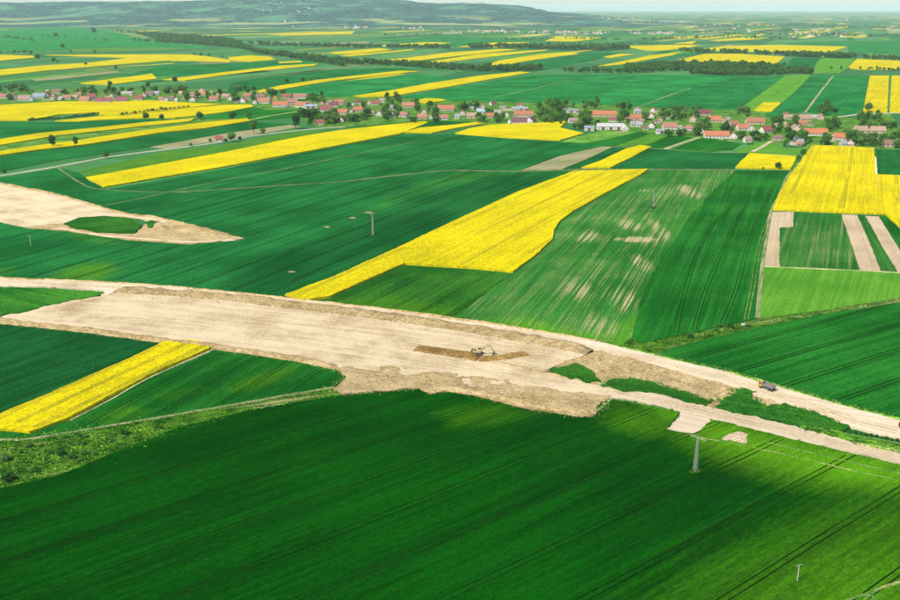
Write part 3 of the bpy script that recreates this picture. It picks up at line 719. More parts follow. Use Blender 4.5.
# ------------------------------------------------------------------ lanes and tracks
ribbon('lane', [(-80, 188), (0, 176), (55, 167.3), (110, 157), (165, 149.8), (215, 143), (260, 135), (320, 128.5), (345, 127)], 4.2, 0.45, 'asphalt_pale', 'pale farm lane crossing the fields toward the village', tone=.85)
ribbon('track', [(105, 206), (165, 193.5), (225, 180.5), (310, 164), (372, 151), (420, 141)], 1.3, 0.44, 'track', 'thin grass track below the long rapeseed strip', tone=.62)
ribbon('track', [(58, 168), (68, 175), (82, 184), (100, 189.5), (165, 192.5), (225, 189.5), (300, 184.5), (345, 181.5), (400, 175), (450, 170.8), (520, 171.4), (580, 169.6), (660, 169.5), (735, 170)], 1.7, 0.46, 'track', 'grass track running between the middle fields', tone=.6)
ribbon('track', [(792, 171), (786, 179), (779, 196), (771, 212), (766, 240), (762, 268), (757, 319)], 2.0, 0.45, 'track', 'grass track along the right hand rapeseed field', tone=.8)
ribbon('track', [(763, 267), (830, 269.8), (900, 273.2), (1060, 282)], 1.6, 0.45, 'track', 'pale track under the brown strips', tone=1.2)
ribbon('track', [(665, 149.5), (680, 144), (699, 137.5)], 6.0, 0.44, 'track', 'pale grass track in front of the long farmhouse')
ribbon('track', [(248, 120.5), (270, 116), (302, 111)], 4.0, 0.44, 'track', 'pale track leading to the village centre', tone=1.2)
ribbon('track', [(-60, 450), (0, 441), (36, 438.8), (150, 419.6), (250, 402.6), (334, 388)], 1.3, 0.44, 'track', 'dry field track below the near wheat field', tone=.8)
ribbon('track', [(70, 421.5), (110, 401), (150, 378.5), (216, 349)], 0.5, 0.50, 'track', 'thin pale line of a path right of the near rapeseed', tone=1.4, jit=.1)
ribbon('track', [(805, 113), (818, 95), (833, 76)], 3.5, 0.47, 'track', 'pale track running away behind the right village')
ribbon('lane', [(832, 118), (850, 115.5), (865, 113.8), (900, 113)], 4.5, 0.45, 'asphalt_pale', 'pale lane leaving the right village')
ribbon('track', [(488, 98), (520, 92), (575, 79)], 2.2, 0.5, 'track', 'thin pale track across the field behind the village centre', tone=.8)
ribbon('track', [(640, 107), (665, 97), (690, 88)], 2.5, 0.5, 'track', 'thin pale track behind the barn', tone=.8)
ribbon('track', [(600, 147), (640, 148), (700, 152), (750, 153.5), (812, 157)], 2.0, 0.44, 'track', 'grass track before the village gardens', tone=.9)
ribbon('track', [(752, 152), (762, 147), (772, 141)], 4.0, 0.42, 'soil', 'sandy drive to the small brown house')
ribbon('lane', [(874.8, 158), (875.2, 166), (875.8, 175.5)], 2.4, 1.2, 'asphalt_pale', 'short white strip at the edge of the right rapeseed field', tone=1.3)
ribbon('track', [(858, 610), (868, 598), (880, 590), (905, 583), (960, 578)], .7, 0.55, 'rut_pale', 'curving pale wheel marks in the bottom right corner', tone=1.2)
ribbon('track', [(845, 603), (860, 597), (872, 597), (876, 606), (872, 620)], .6, 0.56, 'rut_pale', 'hooked pale wheel marks in the bottom right corner', tone=1.2)

ribbon('wheel_marks', [(690, 437), (740, 446), (800, 459), (850, 471), (905, 483)], .45, 0.48, 'rut_pale', 'pale wheel marks across the lime strip below the dirt track, lower line', tone=1.3, jit=.3)
ribbon('wheel_marks', [(765, 443), (820, 456), (870, 468), (920, 479)], .45, 0.48, 'rut_pale', 'pale wheel marks across the lime strip below the dirt track, upper line', tone=1.3, jit=.3)
# ------------------------------------------------------------------ earthworks
def hbed(x, y):
    return 0.62 + 0.16 * noise.noise((x * .05, y * .05, 0)) + 0.10 * noise.noise((x * .25, y * .12, 4.0)) + 0.05 * noise.noise((x * .9, y * .9, 2.0))
def hspoil(x, y):
    return 0.72 + 0.45 * noise.noise((x * .09, y * .09, 7)) + 0.30 * noise.noise((x * .3, y * .3, 4.0)) + 0.18 * noise.noise((x * .9, y * .9, 2.0))
def hhaul(x, y): return 0.80 + 0.06 * noise.noise((x * .2, y * .2, 3.0))
def hlow(x, y): return 0.52 + 0.14 * noise.noise((x * .2, y * .2, 5.0))
RA2 = row_angle((620, 362), (740, 392))
def ridge(x, y):      # heaps pushed up side by side by the dozer
    u = x * math.cos(RA2 + .35) + y * math.sin(RA2 + .35) + 1.5 * noise.noise((x * .1, y * .1, 8))
    return 0.42 * max(-.3, math.sin(u * 2 * math.pi / 6.5)) * (0.6 + noise.noise((x * .15, y * .15, 2)))
RR = ((0, 300), (600, 372))
sheet('roadbed', [(-160, 300), (0, 321), (60, 327.5), (110, 333.5), (165, 341.5), (225, 349), (290, 358.5), (335, 367), (395, 374), (430, 384), (480, 388), (540, 398), (600, 398), (640, 394), (655, 393), (600, 384), (560, 373), (545, 371), (585, 356), (594, 350),
      (540, 340), (450, 326), (340, 309), (225, 297), (112, 291), (104, 297), (60, 303), (0, 318), (-60, 312), (-160, 292)], 0.62, 'sand', 'broad pale graded roadbed under construction', 1.0, 4.0, hbed, RR, 1.0, step=2.5)
sheet('spoil_ground', [(335, 369), (346, 377), (343, 382), (334, 389), (343, 396.5), (372, 393.5), (420, 389.5), (430, 394.5), (450, 392.5), (480, 397.5), (530, 410.5), (565, 415.5), (592, 417.5), (612, 397), (560, 393), (500, 381), (440, 374), (390, 367)],
      0.7, 'spoil', 'brown spread spoil along the lower edge of the roadbed', 1.5, 2.6, hspoil, RR, 1.0, step=1.6)
sheet('spoil_ground', [(590, 354), (606, 350), (640, 359), (680, 370), (740, 386), (757, 392), (748, 398), (768, 409), (790, 404), (800, 398), (740, 385), (760, 392), (728, 402), (713, 410), (690, 398), (640, 386), (610, 384), (596, 379), (580, 366), (552, 368), (540, 372)],
      0.7, 'spoil', 'brown scraped earth between the haul road and the lower track', 1.2, 2.6, lambda x, y: hspoil(x, y) - 0.35 + ridge(x, y), ((640, 380), (690, 366)), 1.05, step=1.5)
sheet('haul_road', [(-160, 268), (0, 279), (30, 280.3), (60, 282), (110, 283.6), (160, 287), (225, 293), (285, 300), (340, 305), (400, 313), (450, 321), (500, 327), (560, 336), (600, 343.5), (640, 352), (675, 361), (725, 372.5), (765, 385.5), (800, 394), (850, 408.5), (900, 421), (1060, 470),
      (1060, 500), (900, 441), (850, 429), (800, 410), (765, 400), (725, 385.5), (675, 372), (640, 361.5), (604, 352.5), (580, 349), (540, 341), (450, 328), (400, 320), (340, 311), (225, 298.5), (118, 291), (108, 297), (100, 296), (104, 292), (60, 288.5), (0, 286.5), (-160, 280)],
      0.8, 'dust', 'pale haul road along the upper edge of the earthworks', 1.4, 3.5, hhaul, RR, 1.0, step=1.8)
sheet('dirt_track', [(598, 384), (650, 393), (675, 399.5), (708, 407), (750, 417), (800, 430), (850, 441), (900, 452), (1060, 492), (1060, 515), (900, 464.5), (850, 453), (800, 441), (750, 429), (710, 420), (700, 431), (694, 434), (680, 433), (667, 430), (682, 413), (655, 405), (615, 399), (606, 399)],
      0.5, 'dust', 'lower sandy dirt track leaving the roadbed to the right', 1.3, 3.0, hlow, ((620, 392), (900, 460)), 0.86, step=1.8)
for (p, l, m, t) in (
    ([(-160, 282), (0, 288.5), (50, 290.5), (104, 294.5), (96, 298), (70, 302), (40, 309), (0, 319), (-160, 304)], 'green wedge between haul road and roadbed at the left', 'wheat_bright', .8),
    ([(543, 373), (577, 365.5), (588, 371), (599, 381), (590, 385), (570, 381)], 'small dark green triangle left standing in the earthworks', 'wheat_bright', .5),
    ([(600, 387), (613, 380.5), (630, 379.5), (648, 383), (676, 391), (712, 403), (705, 408), (680, 401), (650, 394), (612, 390)], 'long green island between the haul road and the lower track', 'wheat_bright', .5),
    ([(715, 409), (726, 399), (741, 390), (757, 394), (750, 400), (766, 409), (786, 405), (800, 411), (826, 418), (838, 425), (850, 430), (835, 433), (800, 427), (760, 419)], 'green island right of the long one, cut by wheel marks', 'wheat_bright', .6),
    ([(800, 429), (838, 432), (870, 440), (905, 447), (1060, 490), (1060, 496), (900, 455), (850, 443)], 'dry grassy wedge between the two sandy roads', 'verge', 1.25)):
    o = sheet('grass_island', p, 1.02, m, l, 2.2, 3.0, lambda x, y: 1.02 + .12 * noise.noise((x * .3, y * .3, 1)), ((600, 386), (840, 430)), t, step=1.5)
sheet('bare_soil', [(722, 441), (728, 436), (738, 433), (748, 436), (746, 445), (735, 443)], 0.56, 'soil', 'small bare brown patch right of the lattice mast', 1.0, 2.0, lambda x, y: .56 + .06 * noise.noise((x, y, 0)), tone=.95, step=1.2)
bank('earth_bank', [(116, 291.5), (160, 294), (225, 299), (285, 306), (340, 312), (400, 320), (450, 327.5), (520, 339), (560, 346.5), (590, 353)], 9.0, 2.4, 'spoil', 'long brown earth bank below the haul road', 0.6, tone=.8)
bank('earth_bank', [(-160, 300), (-60, 314), (0, 322), (60, 328.5), (110, 334.5), (165, 342), (225, 349.5), (290, 359), (338, 368)], 5.5, 1.7, 'spoil', 'brown earth bank along the lower left edge of the roadbed', 0.2, tone=.92, seed=4)
bank('earth_bank', [(430, 389), (480, 394), (530, 406), (565, 411.5), (590, 413)], 5.5, 0.9, 'spoil', 'low earth bank at the bottom edge of the spread spoil', 0.5, tone=1.05, seed=8)
bank('earth_bank', [(416, 349.5), (440, 353), (462, 357), (479, 360)], 7.0, 1.7, 'clay', 'dark heap of fresh clay left of the excavator', 0.6, tone=.8, seed=14)
bank('earth_bank', [(478, 360), (494, 359.5), (510, 357.5), (527, 354.5)], 6.0, 1.0, 'clay', 'low heap of fresh clay under the excavator arm', 0.6, tone=1.25, seed=19)
bank('earth_bank', [(490, 362), (510, 366), (530, 371), (560, 377), (600, 386)], 2.6, 0.3, 'spoil', 'thin ridge of soil trailing right of the excavator', 0.6, tone=1.1, seed=23)
bank('earth_bank', [(-160, 262), (0, 279), (60, 281.5), (160, 287), (285, 299.5), (400, 312.5), (500, 326.5), (600, 343)], 2.6, 0.8, 'spoil', 'thin uneven earth edge above the haul road', 0.5, tone=1.15, seed=33)
bank('earth_bank', [(600, 343), (675, 361), (725, 372.5), (800, 394), (850, 408.5), (900, 421.5), (1060, 471)], 2.4, 0.6, 'verge', 'dry grass edge along the right haul road', 0.5, tone=1.5, seed=37)
# the far, left part of the works
sheet('roadbed', [(-160, 150), (-80, 166), (0, 184.5), (55, 195.5), (120, 214), (155, 219), (172, 223), (150, 224), (142, 219.5), (128, 217.5), (105, 216.5), (80, 218), (62, 225), (45, 226), (25, 228), (0, 222), (-160, 196)],
      0.62, 'sand', 'pale graded roadbed at the left edge beyond the green field', 1.0, 6.0, hbed, ((0, 190), (120, 216)), 1.1, step=3)
sheet('spoil_ground', [(25, 228), (46, 225.5), (62, 224.5), (75, 230), (100, 234), (134, 235.5), (142, 228), (150, 224), (158, 221), (190, 226.5), (210, 231), (244, 239.5), (215, 243), (190, 244.5), (130, 240.5), (65, 231.5)],
      0.7, 'spoil', 'brown spoil ground tapering to a point in the left field', 1.5, 4.5, lambda x, y: hspoil(x, y) + .1, ((65, 230), (240, 241)), 1.15, step=2.5)
sheet('grass_island', [(64, 225), (80, 218.8), (105, 217), (130, 219), (142, 226), (135, 234.5), (100, 233), (76, 229)], 0.9, 'wheat_bright', 'oval green island in the far earthworks', 1.0, 0, None, ((70, 228), (135, 220)), .62)
sheet('grass_island', [(147, 223), (152, 221.5), (157, 223), (152, 229), (148, 229)], 1.15, 'wheat_bright', 'tiny green scrap beside the oval island', 0.6, 0, None, ((70, 228), (135, 220)), .7)
bank('earth_bank', [(-80, 165), (0, 184), (55, 195), (120, 213.5), (155, 218.5), (190, 226.5), (225, 235)], 4.0, 1.3, 'spoil', 'brown bank along the top of the far earthworks', 0.3, tone=1.0, seed=41)
bank('earth_bank', [(158, 231), (175, 229), (200, 232), (222, 236.5)], 14.0, 2.2, 'spoil', 'broad spoil heap at the tip of the far earthworks', 0.5, tone=1.0, seed=45)
bank('earth_bank', [(52, 228), (100, 236), (130, 239), (190, 243), (235, 240.5)], 2.6, 0.7, 'dust', 'pale rim along the lower edge of the far earthworks', 0.5, tone=.9, seed=47)

def ruts(parent, px, hf, offs, mat, tone, wid=.5):
    P = []
    C = catmull([G(*p) for p in px], 10)
    for i in range(len(C) - 1):
        k = max(1, int((C[i + 1] - C[i]).length / 2.0)); P += [C[i].lerp(C[i + 1], j / k).to_2d() for j in range(k)]
    V, F = [], []; n = len(P)
    for oi, off in enumerate(offs):
        for s_ in (-1.0, 1.0):
            prev = False
            for i, p in enumerate(P):
                d = (P[min(i + 1, n - 1)] - P[max(i - 1, 0)]).normalized(); nr = Vector((-d.y, d.x))
                o_ = off + s_ + 2.2 * noise.noise((i * .03, off, 1.0)); ok = noise.noise((i * .022, off * 3.1, 6.0)) > -.12
                if ok:
                    b = len(V)
                    for w in (-wid / 2, wid / 2):
                        q = p + nr * (o_ + w); V.append((q.x, q.y, hf(q.x, q.y) + .035))
                    if prev: F.append((b - 2, b, b + 1, b - 1))
                prev = ok
    me_ = bpy.data.meshes.new('wheel_tracks'); me_.from_pydata(V, [], F)
    o = mesh_obj('wheel_tracks', me_, M[mat], parent); d = P[-1] - P[0]; o['row_angle'] = math.atan2(d.y, d.x); o['tone'] = tone
    return o
BED = [o for o in bpy.data.objects if o.name.startswith('roadbed')]; HAUL = bpy.data.objects['haul_road']; DIRT = bpy.data.objects['dirt_track']
ruts(BED[0], [(60, 312), (160, 315), (290, 330), (400, 346), (500, 362), (570, 384)], hbed, (-14, -9.5, -3, 2, 8, 15, 22), 'spoil', 1.25, .45)
ruts(BED[0], [(40, 316), (160, 321), (290, 338), (410, 358), (520, 380), (590, 391)], hbed, (-6, 0, 5), 'dust', 1.05, .5)
ruts(BED[0], [(330, 318), (430, 334), (500, 346), (560, 352)], hbed, (-6, -1, 5), 'spoil', 1.2, .45)
ruts(HAUL, [(0, 283), (110, 288), (225, 296), (340, 308.5), (450, 325), (560, 342), (675, 367), (765, 392), (850, 420), (900, 432)], hhaul, (-1.2, .9), 'spoil', 1.3, .4)
ruts(DIRT, [(620, 393), (680, 407), (750, 423), (800, 435), (900, 458)], hlow, (-.6, 1.4), 'spoil', 1.25, .4)
# loose clods of earth on banks and spoil, and grass creeping in along the edges
rc = random.Random(77)
def scatter(name, lines, n, mat, label, cat, size, spread, kind):
    V, F = [], []
    for (px, hf) in lines:
        C = [p.to_2d() for p in catmull([G(*p) for p in px], 10)]
        L = [0.0]
        for a, b in zip(C, C[1:]): L.append(L[-1] + (b - a).length)
        for _ in range(int(n * L[-1])):
            t = rc.random() * L[-1]; i = max(k for k in range(len(C) - 1) if L[k] <= t)
            d = (C[i + 1] - C[i]).normalized(); q = C[i] + d * (t - L[i]) + Vector((-d.y, d.x)) * (rc.gauss(0, 1) * spread)
            z = hf(q.x, q.y); s = size * rc.uniform(.4, 1.4) * (1.6 if rc.random() < .06 else 1)
            b = len(V)
            if kind == 'clod':
                V += [(q.x + s * rc.uniform(.6, 1), q.y, z), (q.x - s * .5, q.y + s * rc.uniform(.5, 1), z), (q.x - s * .5, q.y - s * rc.uniform(.5, 1), z), (q.x + rc.uniform(-.2, .2) * s, q.y, z + s * rc.uniform(.5, .9))]
                F += [(b, b + 1, b + 3), (b + 1, b + 2, b + 3), (b + 2, b, b + 3)]
            else:
                for k in range(5):
                    a = rc.uniform(0, 6.28); u = Vector((math.cos(a), math.sin(a), 0)) * s * .5; h = s * rc.uniform(.3, .7); o_ = Vector((rc.gauss(0, .35) * s, rc.gauss(0, .35) * s, 0)); le = Vector((rc.gauss(0, .7), rc.gauss(0, .7), 0)) * s
                    bb = len(V); c = Vector((q.x, q.y, z - .05)) + o_
                    V += [tuple(c - u), tuple(c + u), tuple(c + u * .4 + le + Vector((0, 0, h))), tuple(c - u * .4 + le + Vector((0, 0, h)))]; F.append((bb, bb + 1, bb + 2, bb + 3))
    me_ = bpy.data.meshes.new(name); me_.from_pydata(V, [], F)
    o = mesh_obj(name, me_, M[mat]); o['row_angle'] = 0.0; o['tone'] = 0.8 if kind == 'clod' else 1.5
    return tag(o, label, cat, None, 'stuff')
LOWEDGE = [(-60, 316), (0, 324), (60, 330), (110, 336.5), (165, 344), (225, 351.5), (290, 361), (338, 371)]
SPEDGE = [(335, 370), (346, 378), (334, 389), (343, 396.5), (372, 393.5), (420, 389.5), (430, 394.5), (450, 392.5), (480, 397.5), (530, 410.5), (565, 415.5), (592, 417.5), (612, 398)]
UPEDGE = [(-60, 274), (0, 278.5), (60, 281.5), (110, 283), (160, 286.5), (285, 299.5), (400, 312.5), (500, 326.5), (600, 343), (640, 351.5), (675, 360.5), (725, 372), (800, 393.5), (850, 408), (900, 420.5), (960, 440)]
DEDGE = [(612, 400), (680, 414), (760, 432), (830, 449), (900, 466), (980, 487)]
MIDEDGE = [(600, 387), (613, 380.5), (648, 383), (676, 391), (712, 403), (726, 399), (741, 390), (766, 409), (800, 411), (838, 425)]
zero = lambda x, y: .3
scatter('earth_clods', [(LOWEDGE, zero), (SPEDGE, lambda x, y: .55), (UPEDGE, lambda x, y: .7), ([(116, 296), (285, 309), (450, 331), (590, 356)], hbed), ([(350, 378), (440, 383), (520, 397), (590, 408)], hspoil), ([(610, 368), (660, 378), (720, 396)], lambda x, y: .75), ([(416, 352), (480, 361), (527, 357)], hbed), ([(158, 231), (200, 233), (235, 239)], hspoil)],
        2.6, 'spoil', 'loose clods of brown earth strewn along banks and spoil', 'clods', .32, 1.2, 'clod')
scatter('grass_tufts', [(LOWEDGE, zero), (SPEDGE, zero), (UPEDGE, lambda x, y: .45), (DEDGE, zero), (MIDEDGE, lambda x, y: .95), ([(0, 441), (150, 420), (334, 389)], zero), ([(0, 489), (120, 450.5), (250, 411), (340, 396)], zero), ([(640, 347), (760, 324), (900, 300)], zero), ([(800, 429), (870, 444), (940, 462)], lambda x, y: .95)],
        4.5, 'verge', 'ragged grass tufts creeping along the edges of earthworks and tracks', 'grass', .36, 1.0, 'tuft')
scatter('rough_scrub', [([(0, 446), (80, 437), (160, 424)], zero), ([(0, 460), (70, 450), (140, 434)], zero), ([(0, 475), (50, 465), (110, 446)], zero)], 10.0, 'verge', 'tangled rough grass and low scrub on the left verge', 'grass', .45, 5.0, 'tuft')

# ------------------------------------------------------------------ hills
SIL = [(-200, 4.5), (0, 3.2), (60, 2.4), (110, 1.8), (200, 2.0), (228, 0.8), (262, -1.5), (330, -3.0), (385, -2.5), (408, 0.2), (425, 2.8), (450, 4.2), (480, 3.8), (500, 5.0), (518, 6.2), (532, 8.6), (545, 11.5), (575, 13.0), (610, 16), (640, 19), (680, 22)]
def lerp_tab(T, u):
    if u <= T[0][0]: return T[0][1]
    for (a, b) in zip(T, T[1:]):
        if u <= b[0]:
            t = (u - a[0]) / (b[0] - a[0]); t = t * t * (3 - 2 * t); return a[1] + (b[1] - a[1]) * t
    return T[-1][1]
CREST = 11000.0
def hill_h(x, y):
    u = 450 + 900 * x / CREST
    top = max(0.0, CAM_H + (HOR - lerp_tab(SIL, u)) * CREST / 900.0)
    t = (y - 7000.0) / (CREST - 7000.0)
    w = 0.0 if t <= 0 else (t * t * (3 - 2 * t) if t < 1 else max(0.0, 1 - ((y - CREST) / 5200.0) ** 2))
    n = noise.fractal((x * .00055, y * .00055, 3.0), 1.0, 2.0, 5)
    n2 = abs(noise.noise((x * .0009 + 4, y * .0004, 1.0)))
    wd = min(1.0, w * 2.2) * (1 - 0.85 * math.exp(-((y - CREST) / 900.0) ** 2))
    return top * w + wd * (n * 66 - n2 * 60) * min(1.0, top / 150.0) + (7 * noise.noise((x * .006, y * .006, 0)) + 4 * noise.noise((x * .015, y * .015, 0))) * w * min(1, top / 100.0) - 1.5
V, F = [], []
NX, NY = 300, 110
for j in range(NY):
    y = 6900 + (16200 - 6900) * j / (NY - 1)
    for i in range(NX):
        x = -9500 + (3300 + 9500) * i / (NX - 1)
        h = hill_h(x, y)
        V.append((x, y, h if 0 < i < NX - 1 and 0 < j < NY - 1 else -1.5))
for j in range(NY - 1):
    for i in range(NX - 1):
        a = j * NX + i; F.append((a, a + 1, a + NX + 1, a + NX))
me = bpy.data.meshes.new('hills'); me.from_pydata(V, [], F)
for p in me.polygons: p.use_smooth = True
def hill_mat():
    k = NT('wooded_hills'); p = k.pos()
    n = k.noise(k.vmul(p, (1 / 420.0, 1 / 420.0, 1 / 200.0)), 1.0, 5.0, 0.62)
    c = k.noise(k.vmul(p, (1 / 45.0, 1 / 60.0, 1 / 30.0)), 1.0, 4.0, 0.7)
    g = k.noise(k.vmul(p, (1 / 750.0, 1 / 500.0, 0)), 1.0, 3.0, 0.5)
    col = k.mix(k.step(c, 0.42, 0.60), (0.002, 0.026, 0.027), (0.032, 0.125, 0.085))
    col = k.mix(k.step(n, 0.52, 0.62, 0, .8), col, (0.075, 0.22, 0.115))
    s = k.new('ShaderNodeSeparateXYZ'); k.t.links.new(p, s.inputs[0])
    low = k.step(s.outputs[2], 25.0, 95.0, 1.0, 0.0)
    col = k.mix(k.math('MULTIPLY', k.step(g, 0.55, 0.58), low), col, (0.26, 0.30, 0.10))
    k.base(col); k.bump(c, 1.0, 30.0)
    return k.m
tag(mesh_obj('hills', me, hill_mat()), 'long wooded hills closing the plain on the left', None, None, 'structure')

# ------------------------------------------------------------------ trees
def leaf_cloud(n_clump, per, rx, rz, zc, size, seed, clump_r=0.33, open_=0.0):
    """leaf-sized faces gathered in clumps over an uneven crown"""
    r = random.Random(seed); V, F = [], []
    for c in range(n_clump):
        while True:
            d = Vector((r.uniform(-1, 1), r.uniform(-1, 1), r.uniform(-1, 1)))
            if 0.15 < d.length < 1: break
        d = d.normalized() * (d.length ** 0.45)
        s = 0.78 + 0.35 * noise.noise((d.x * 1.7 + seed, d.y * 1.7, d.z * 1.7))
        cc = Vector((d.x * rx * s, d.y * rx * s, zc + d.z * rz * s))
        cr = clump_r * rx * r.uniform(0.7, 1.25)
        for k in range(per):
            q = Vector((r.gauss(0, 1), r.gauss(0, 1), r.gauss(0, 0.8))) * (cr * 0.55)
            p = cc + q
            nrm = (q.normalized() + Vector((r.uniform(-1, 1), r.uniform(-1, 1), r.uniform(-.4, 1.2))) * 0.6).normalized()
            u = nrm.cross(Vector((r.uniform(-1, 1), r.uniform(-1, 1), 1))).normalized(); w = nrm.cross(u)
            s2 = size * r.uniform(0.6, 1.3); b = len(V)
            V += [tuple(p - u * s2), tuple(p + w * s2 * 0.6 - u * s2 * .1), tuple(p + u * s2), tuple(p - w * s2 * 0.6 + u * .1 * s2)]
            F.append((b, b + 1, b + 2, b + 3))
    me_ = bpy.data.meshes.new('crown'); me_.from_pydata(V, [], F); return me_

def trunk_mesh(h, r, seed, spread):
    q = random.Random(seed); b = MB()
    b.bar((0, 0, -0.3), (0.05, 0, h * 0.4), r, 7, r * 0.75); b.bar((0.05, 0, h * 0.4), (0.0, 0.1, h * 0.75), r * 0.75, 6, r * 0.3)
    for i in range(5):
        t = i * 1.256 + q.uniform(-.3, .3); z = h * q.uniform(0.32, 0.55)
        b.bar((0.03, 0, z), (math.cos(t) * spread, math.sin(t) * spread, z + h * q.uniform(.15, .28)), r * 0.42, 5, r * 0.12)
    return b.mesh('trunk', True)

PROTO = []   # (crown mesh, trunk mesh, leaf material)
for i, (nc, per, rx, rz, zc, h, lm) in enumerate((
        (46, 26, 4.2, 3.9, 6.6, 10.5, 'leaf'), (52, 26, 4.8, 4.2, 6.6, 11.0, 'leaf'), (40, 26, 3.4, 4.8, 7.2, 12.0, 'leaf_dark'),
        (42, 24, 3.6, 3.2, 5.2, 8.5, 'leaf_pale'), (34, 26, 2.6, 5.2, 7.4, 12.5, 'leaf'), (50, 26, 4.6, 3.4, 5.8, 9.2, 'leaf_dark'), (44, 24, 4.0, 3.6, 6.0, 9.6, 'leaf_pale'))):
    cm = leaf_cloud(nc, per, rx, rz, zc, 0.62, 100 + i); cm.materials.append(M[lm])
    tm = trunk_mesh(h, 0.28, 50 + i, rx * 0.55); tm.materials.append(M['bark'])
    PROTO.append((cm, tm, h))
SHRUB = []
for i, lm in enumerate(('leaf', 'leaf_dark', 'leaf_pale')):
    cm = leaf_cloud(16, 22, 1.3, 0.95, 0.95, 0.24, 300 + i, 0.42); cm.materials.append(M[lm])
    b = MB()
    for t in range(4): b.bar((0, 0, -.2), (math.cos(t * 1.6) * .5, math.sin(t * 1.6) * .5, 1.0), 0.05, 5, 0.02)
    sm = b.mesh('stem'); sm.materials.append(M['bark']); SHRUB.append((cm, sm))

def tree(x, y, height, proto, label, group=None, name='tree', wide=1.0, z=0.0):
    cm, tm, h = PROTO[proto]; s = height / h
    p = G(x, y)
    o = empty(name, (p.x, p.y, z), rnd.uniform(0, 6.28)); o.scale = (s * wide, s * wide, s)
    link(bpy.data.objects.new('crown', cm), o); link(bpy.data.objects.new('trunk', tm), o)
    tag(o, label, 'tree', group)
    return o

def shrub(x, y, s, proto, label, group=None):
    p = G(x, y); o = empty('shrub', (p.x, p.y, 0.15), rnd.uniform(0, 6.28)); o.scale = (s, s, s * rnd.uniform(.8, 1.1))
    link(bpy.data.objects.new('foliage', SHRUB[proto][0]), o); link(bpy.data.objects.new('stem', SHRUB[proto][1]), o)
    tag(o, label, 'shrub', group); return o

# trees standing alone: (x, y of the foot, height in pixels, form, label)
LONE = [
 (210.5, 143, 4.5, 0, 'small tree left of the lone red roofed house by the lane'), (226, 142.5, 4.5, 3, 'small pale tree right of the lone red roofed house by the lane'), (240, 140.5, 4, 5, 'low dark tree on the lane between the red house and the tall trees'), (191, 146.5, 3.5, 0, 'small tree on the lane left of the lone red roofed house'),
 (53, 147, 12, 2, 'lone thin tree in the left rapeseed strip, left of a pair'), (76, 147, 11, 4, 'lone thin tree in the left rapeseed strip, right of a pair'),
 (106, 158.5, 7, 1, 'round dark tree on the pale lane at the left'), (5, 174, 4, 5, 'small dark tree on the pale lane at the left edge'),
 (146, 120.5, 8, 0, 'tree at the end of the bush row by the left rapeseed'), (162, 120, 5.5, 5, 'small tree in the rapeseed right of the bush row'),
 (200, 120, 8, 1, 'tree standing in the rapeseed below the left village, tallest one'), (233, 120, 8, 5, 'dark round tree on the green plot below the left village'), (249, 119, 7, 0, 'tree at the right tip of the lower thin rapeseed strip'),
 (254, 134, 15, 4, 'tall dark tree beside the tan strip, left of two'), (296, 129, 15, 2, 'tall dark tree beside the tan strip, right of two'), (232, 142, 10, 6, 'pale leafy tree beside the lane left of the tall dark trees'), (263, 134, 6, 3, 'small bush-like tree at the foot of the left tall tree'),
 (778, 169.5, 7, 5, 'round dark tree at the lower edge of the small rapeseed patch'), (763, 170, 3, 0, 'very small tree left of the round one by the small rapeseed patch'),
 (798, 162, 7, 0, 'leafy tree on the track between the two right rapeseed fields, lower'), (803, 156, 7, 1, 'leafy tree on the track between the two right rapeseed fields, upper'),
 (868, 112, 9, 1, 'lone tree at the foot of the upright rapeseed block'), (175, 83, 6, 5, 'dark tree at the gap in the rapeseed behind the left village'), (110, 87, 6, 0, 'tree on the rapeseed edge behind the left village'),
 (287, 83.5, 4.5, 5, 'dark tree on the curving rapeseed strip, left one'), (303, 82, 4.5, 5, 'dark tree on the curving rapeseed strip, middle one'), (311, 80.5, 3, 0, 'small dark tree on the curving rapeseed strip'), (318.5, 79.5, 3, 0, 'smallest dark tree on the curving rapeseed strip'),
 (254, 91.5, 5, 5, 'dark tree at the left end of the curving rapeseed strip'), (63, 48.5, 4.5, 5, 'dark tree on the far left plain'), (95, 53, 3, 5, 'far dark tree above the forked rapeseed'), (71, 53, 3, 2, 'far dark tree left of the forked rapeseed'),
 (38, 60, 6, 1, 'far broad tree between the left rapeseed strips'), (31, 55, 4.5, 0, 'far tree above the broad one on the left plain'), (54, 62, 4, 5, 'far dark tree right of the broad one'), (58, 63.5, 3.5, 0, 'far small tree right of the dark one on the left plain'),
 (86, 65.5, 3.5, 1, 'far bush-like tree in the forked rapeseed'), (116, 69, 3.5, 5, 'far small tree below the forked rapeseed'), (94, 34, 6, 1, 'far broad tree clump on the green slope below the left hills'), (56, 37, 4, 5, 'far tree clump left on the green slope below the left hills'),
 (194, 55.5, 3, 0, 'far tree on the forked rapeseed edge, left of four'), (201, 56, 3, 5, 'far tree on the forked rapeseed edge, second of four'), (209, 56.5, 3.2, 1, 'far tree on the forked rapeseed edge, third of four'), (222, 58, 3, 0, 'far tree on the forked rapeseed edge, right of four'),
 (841, 70, 4, 2, 'single upright tree on the light green block'), (831, 69.5, 3.5, 0, 'tree left of the upright one on the light green block'),
]
for (x, y, h, p, l) in LONE: tree(x, y, h * mpp(x, y) * 1.04, p, l)
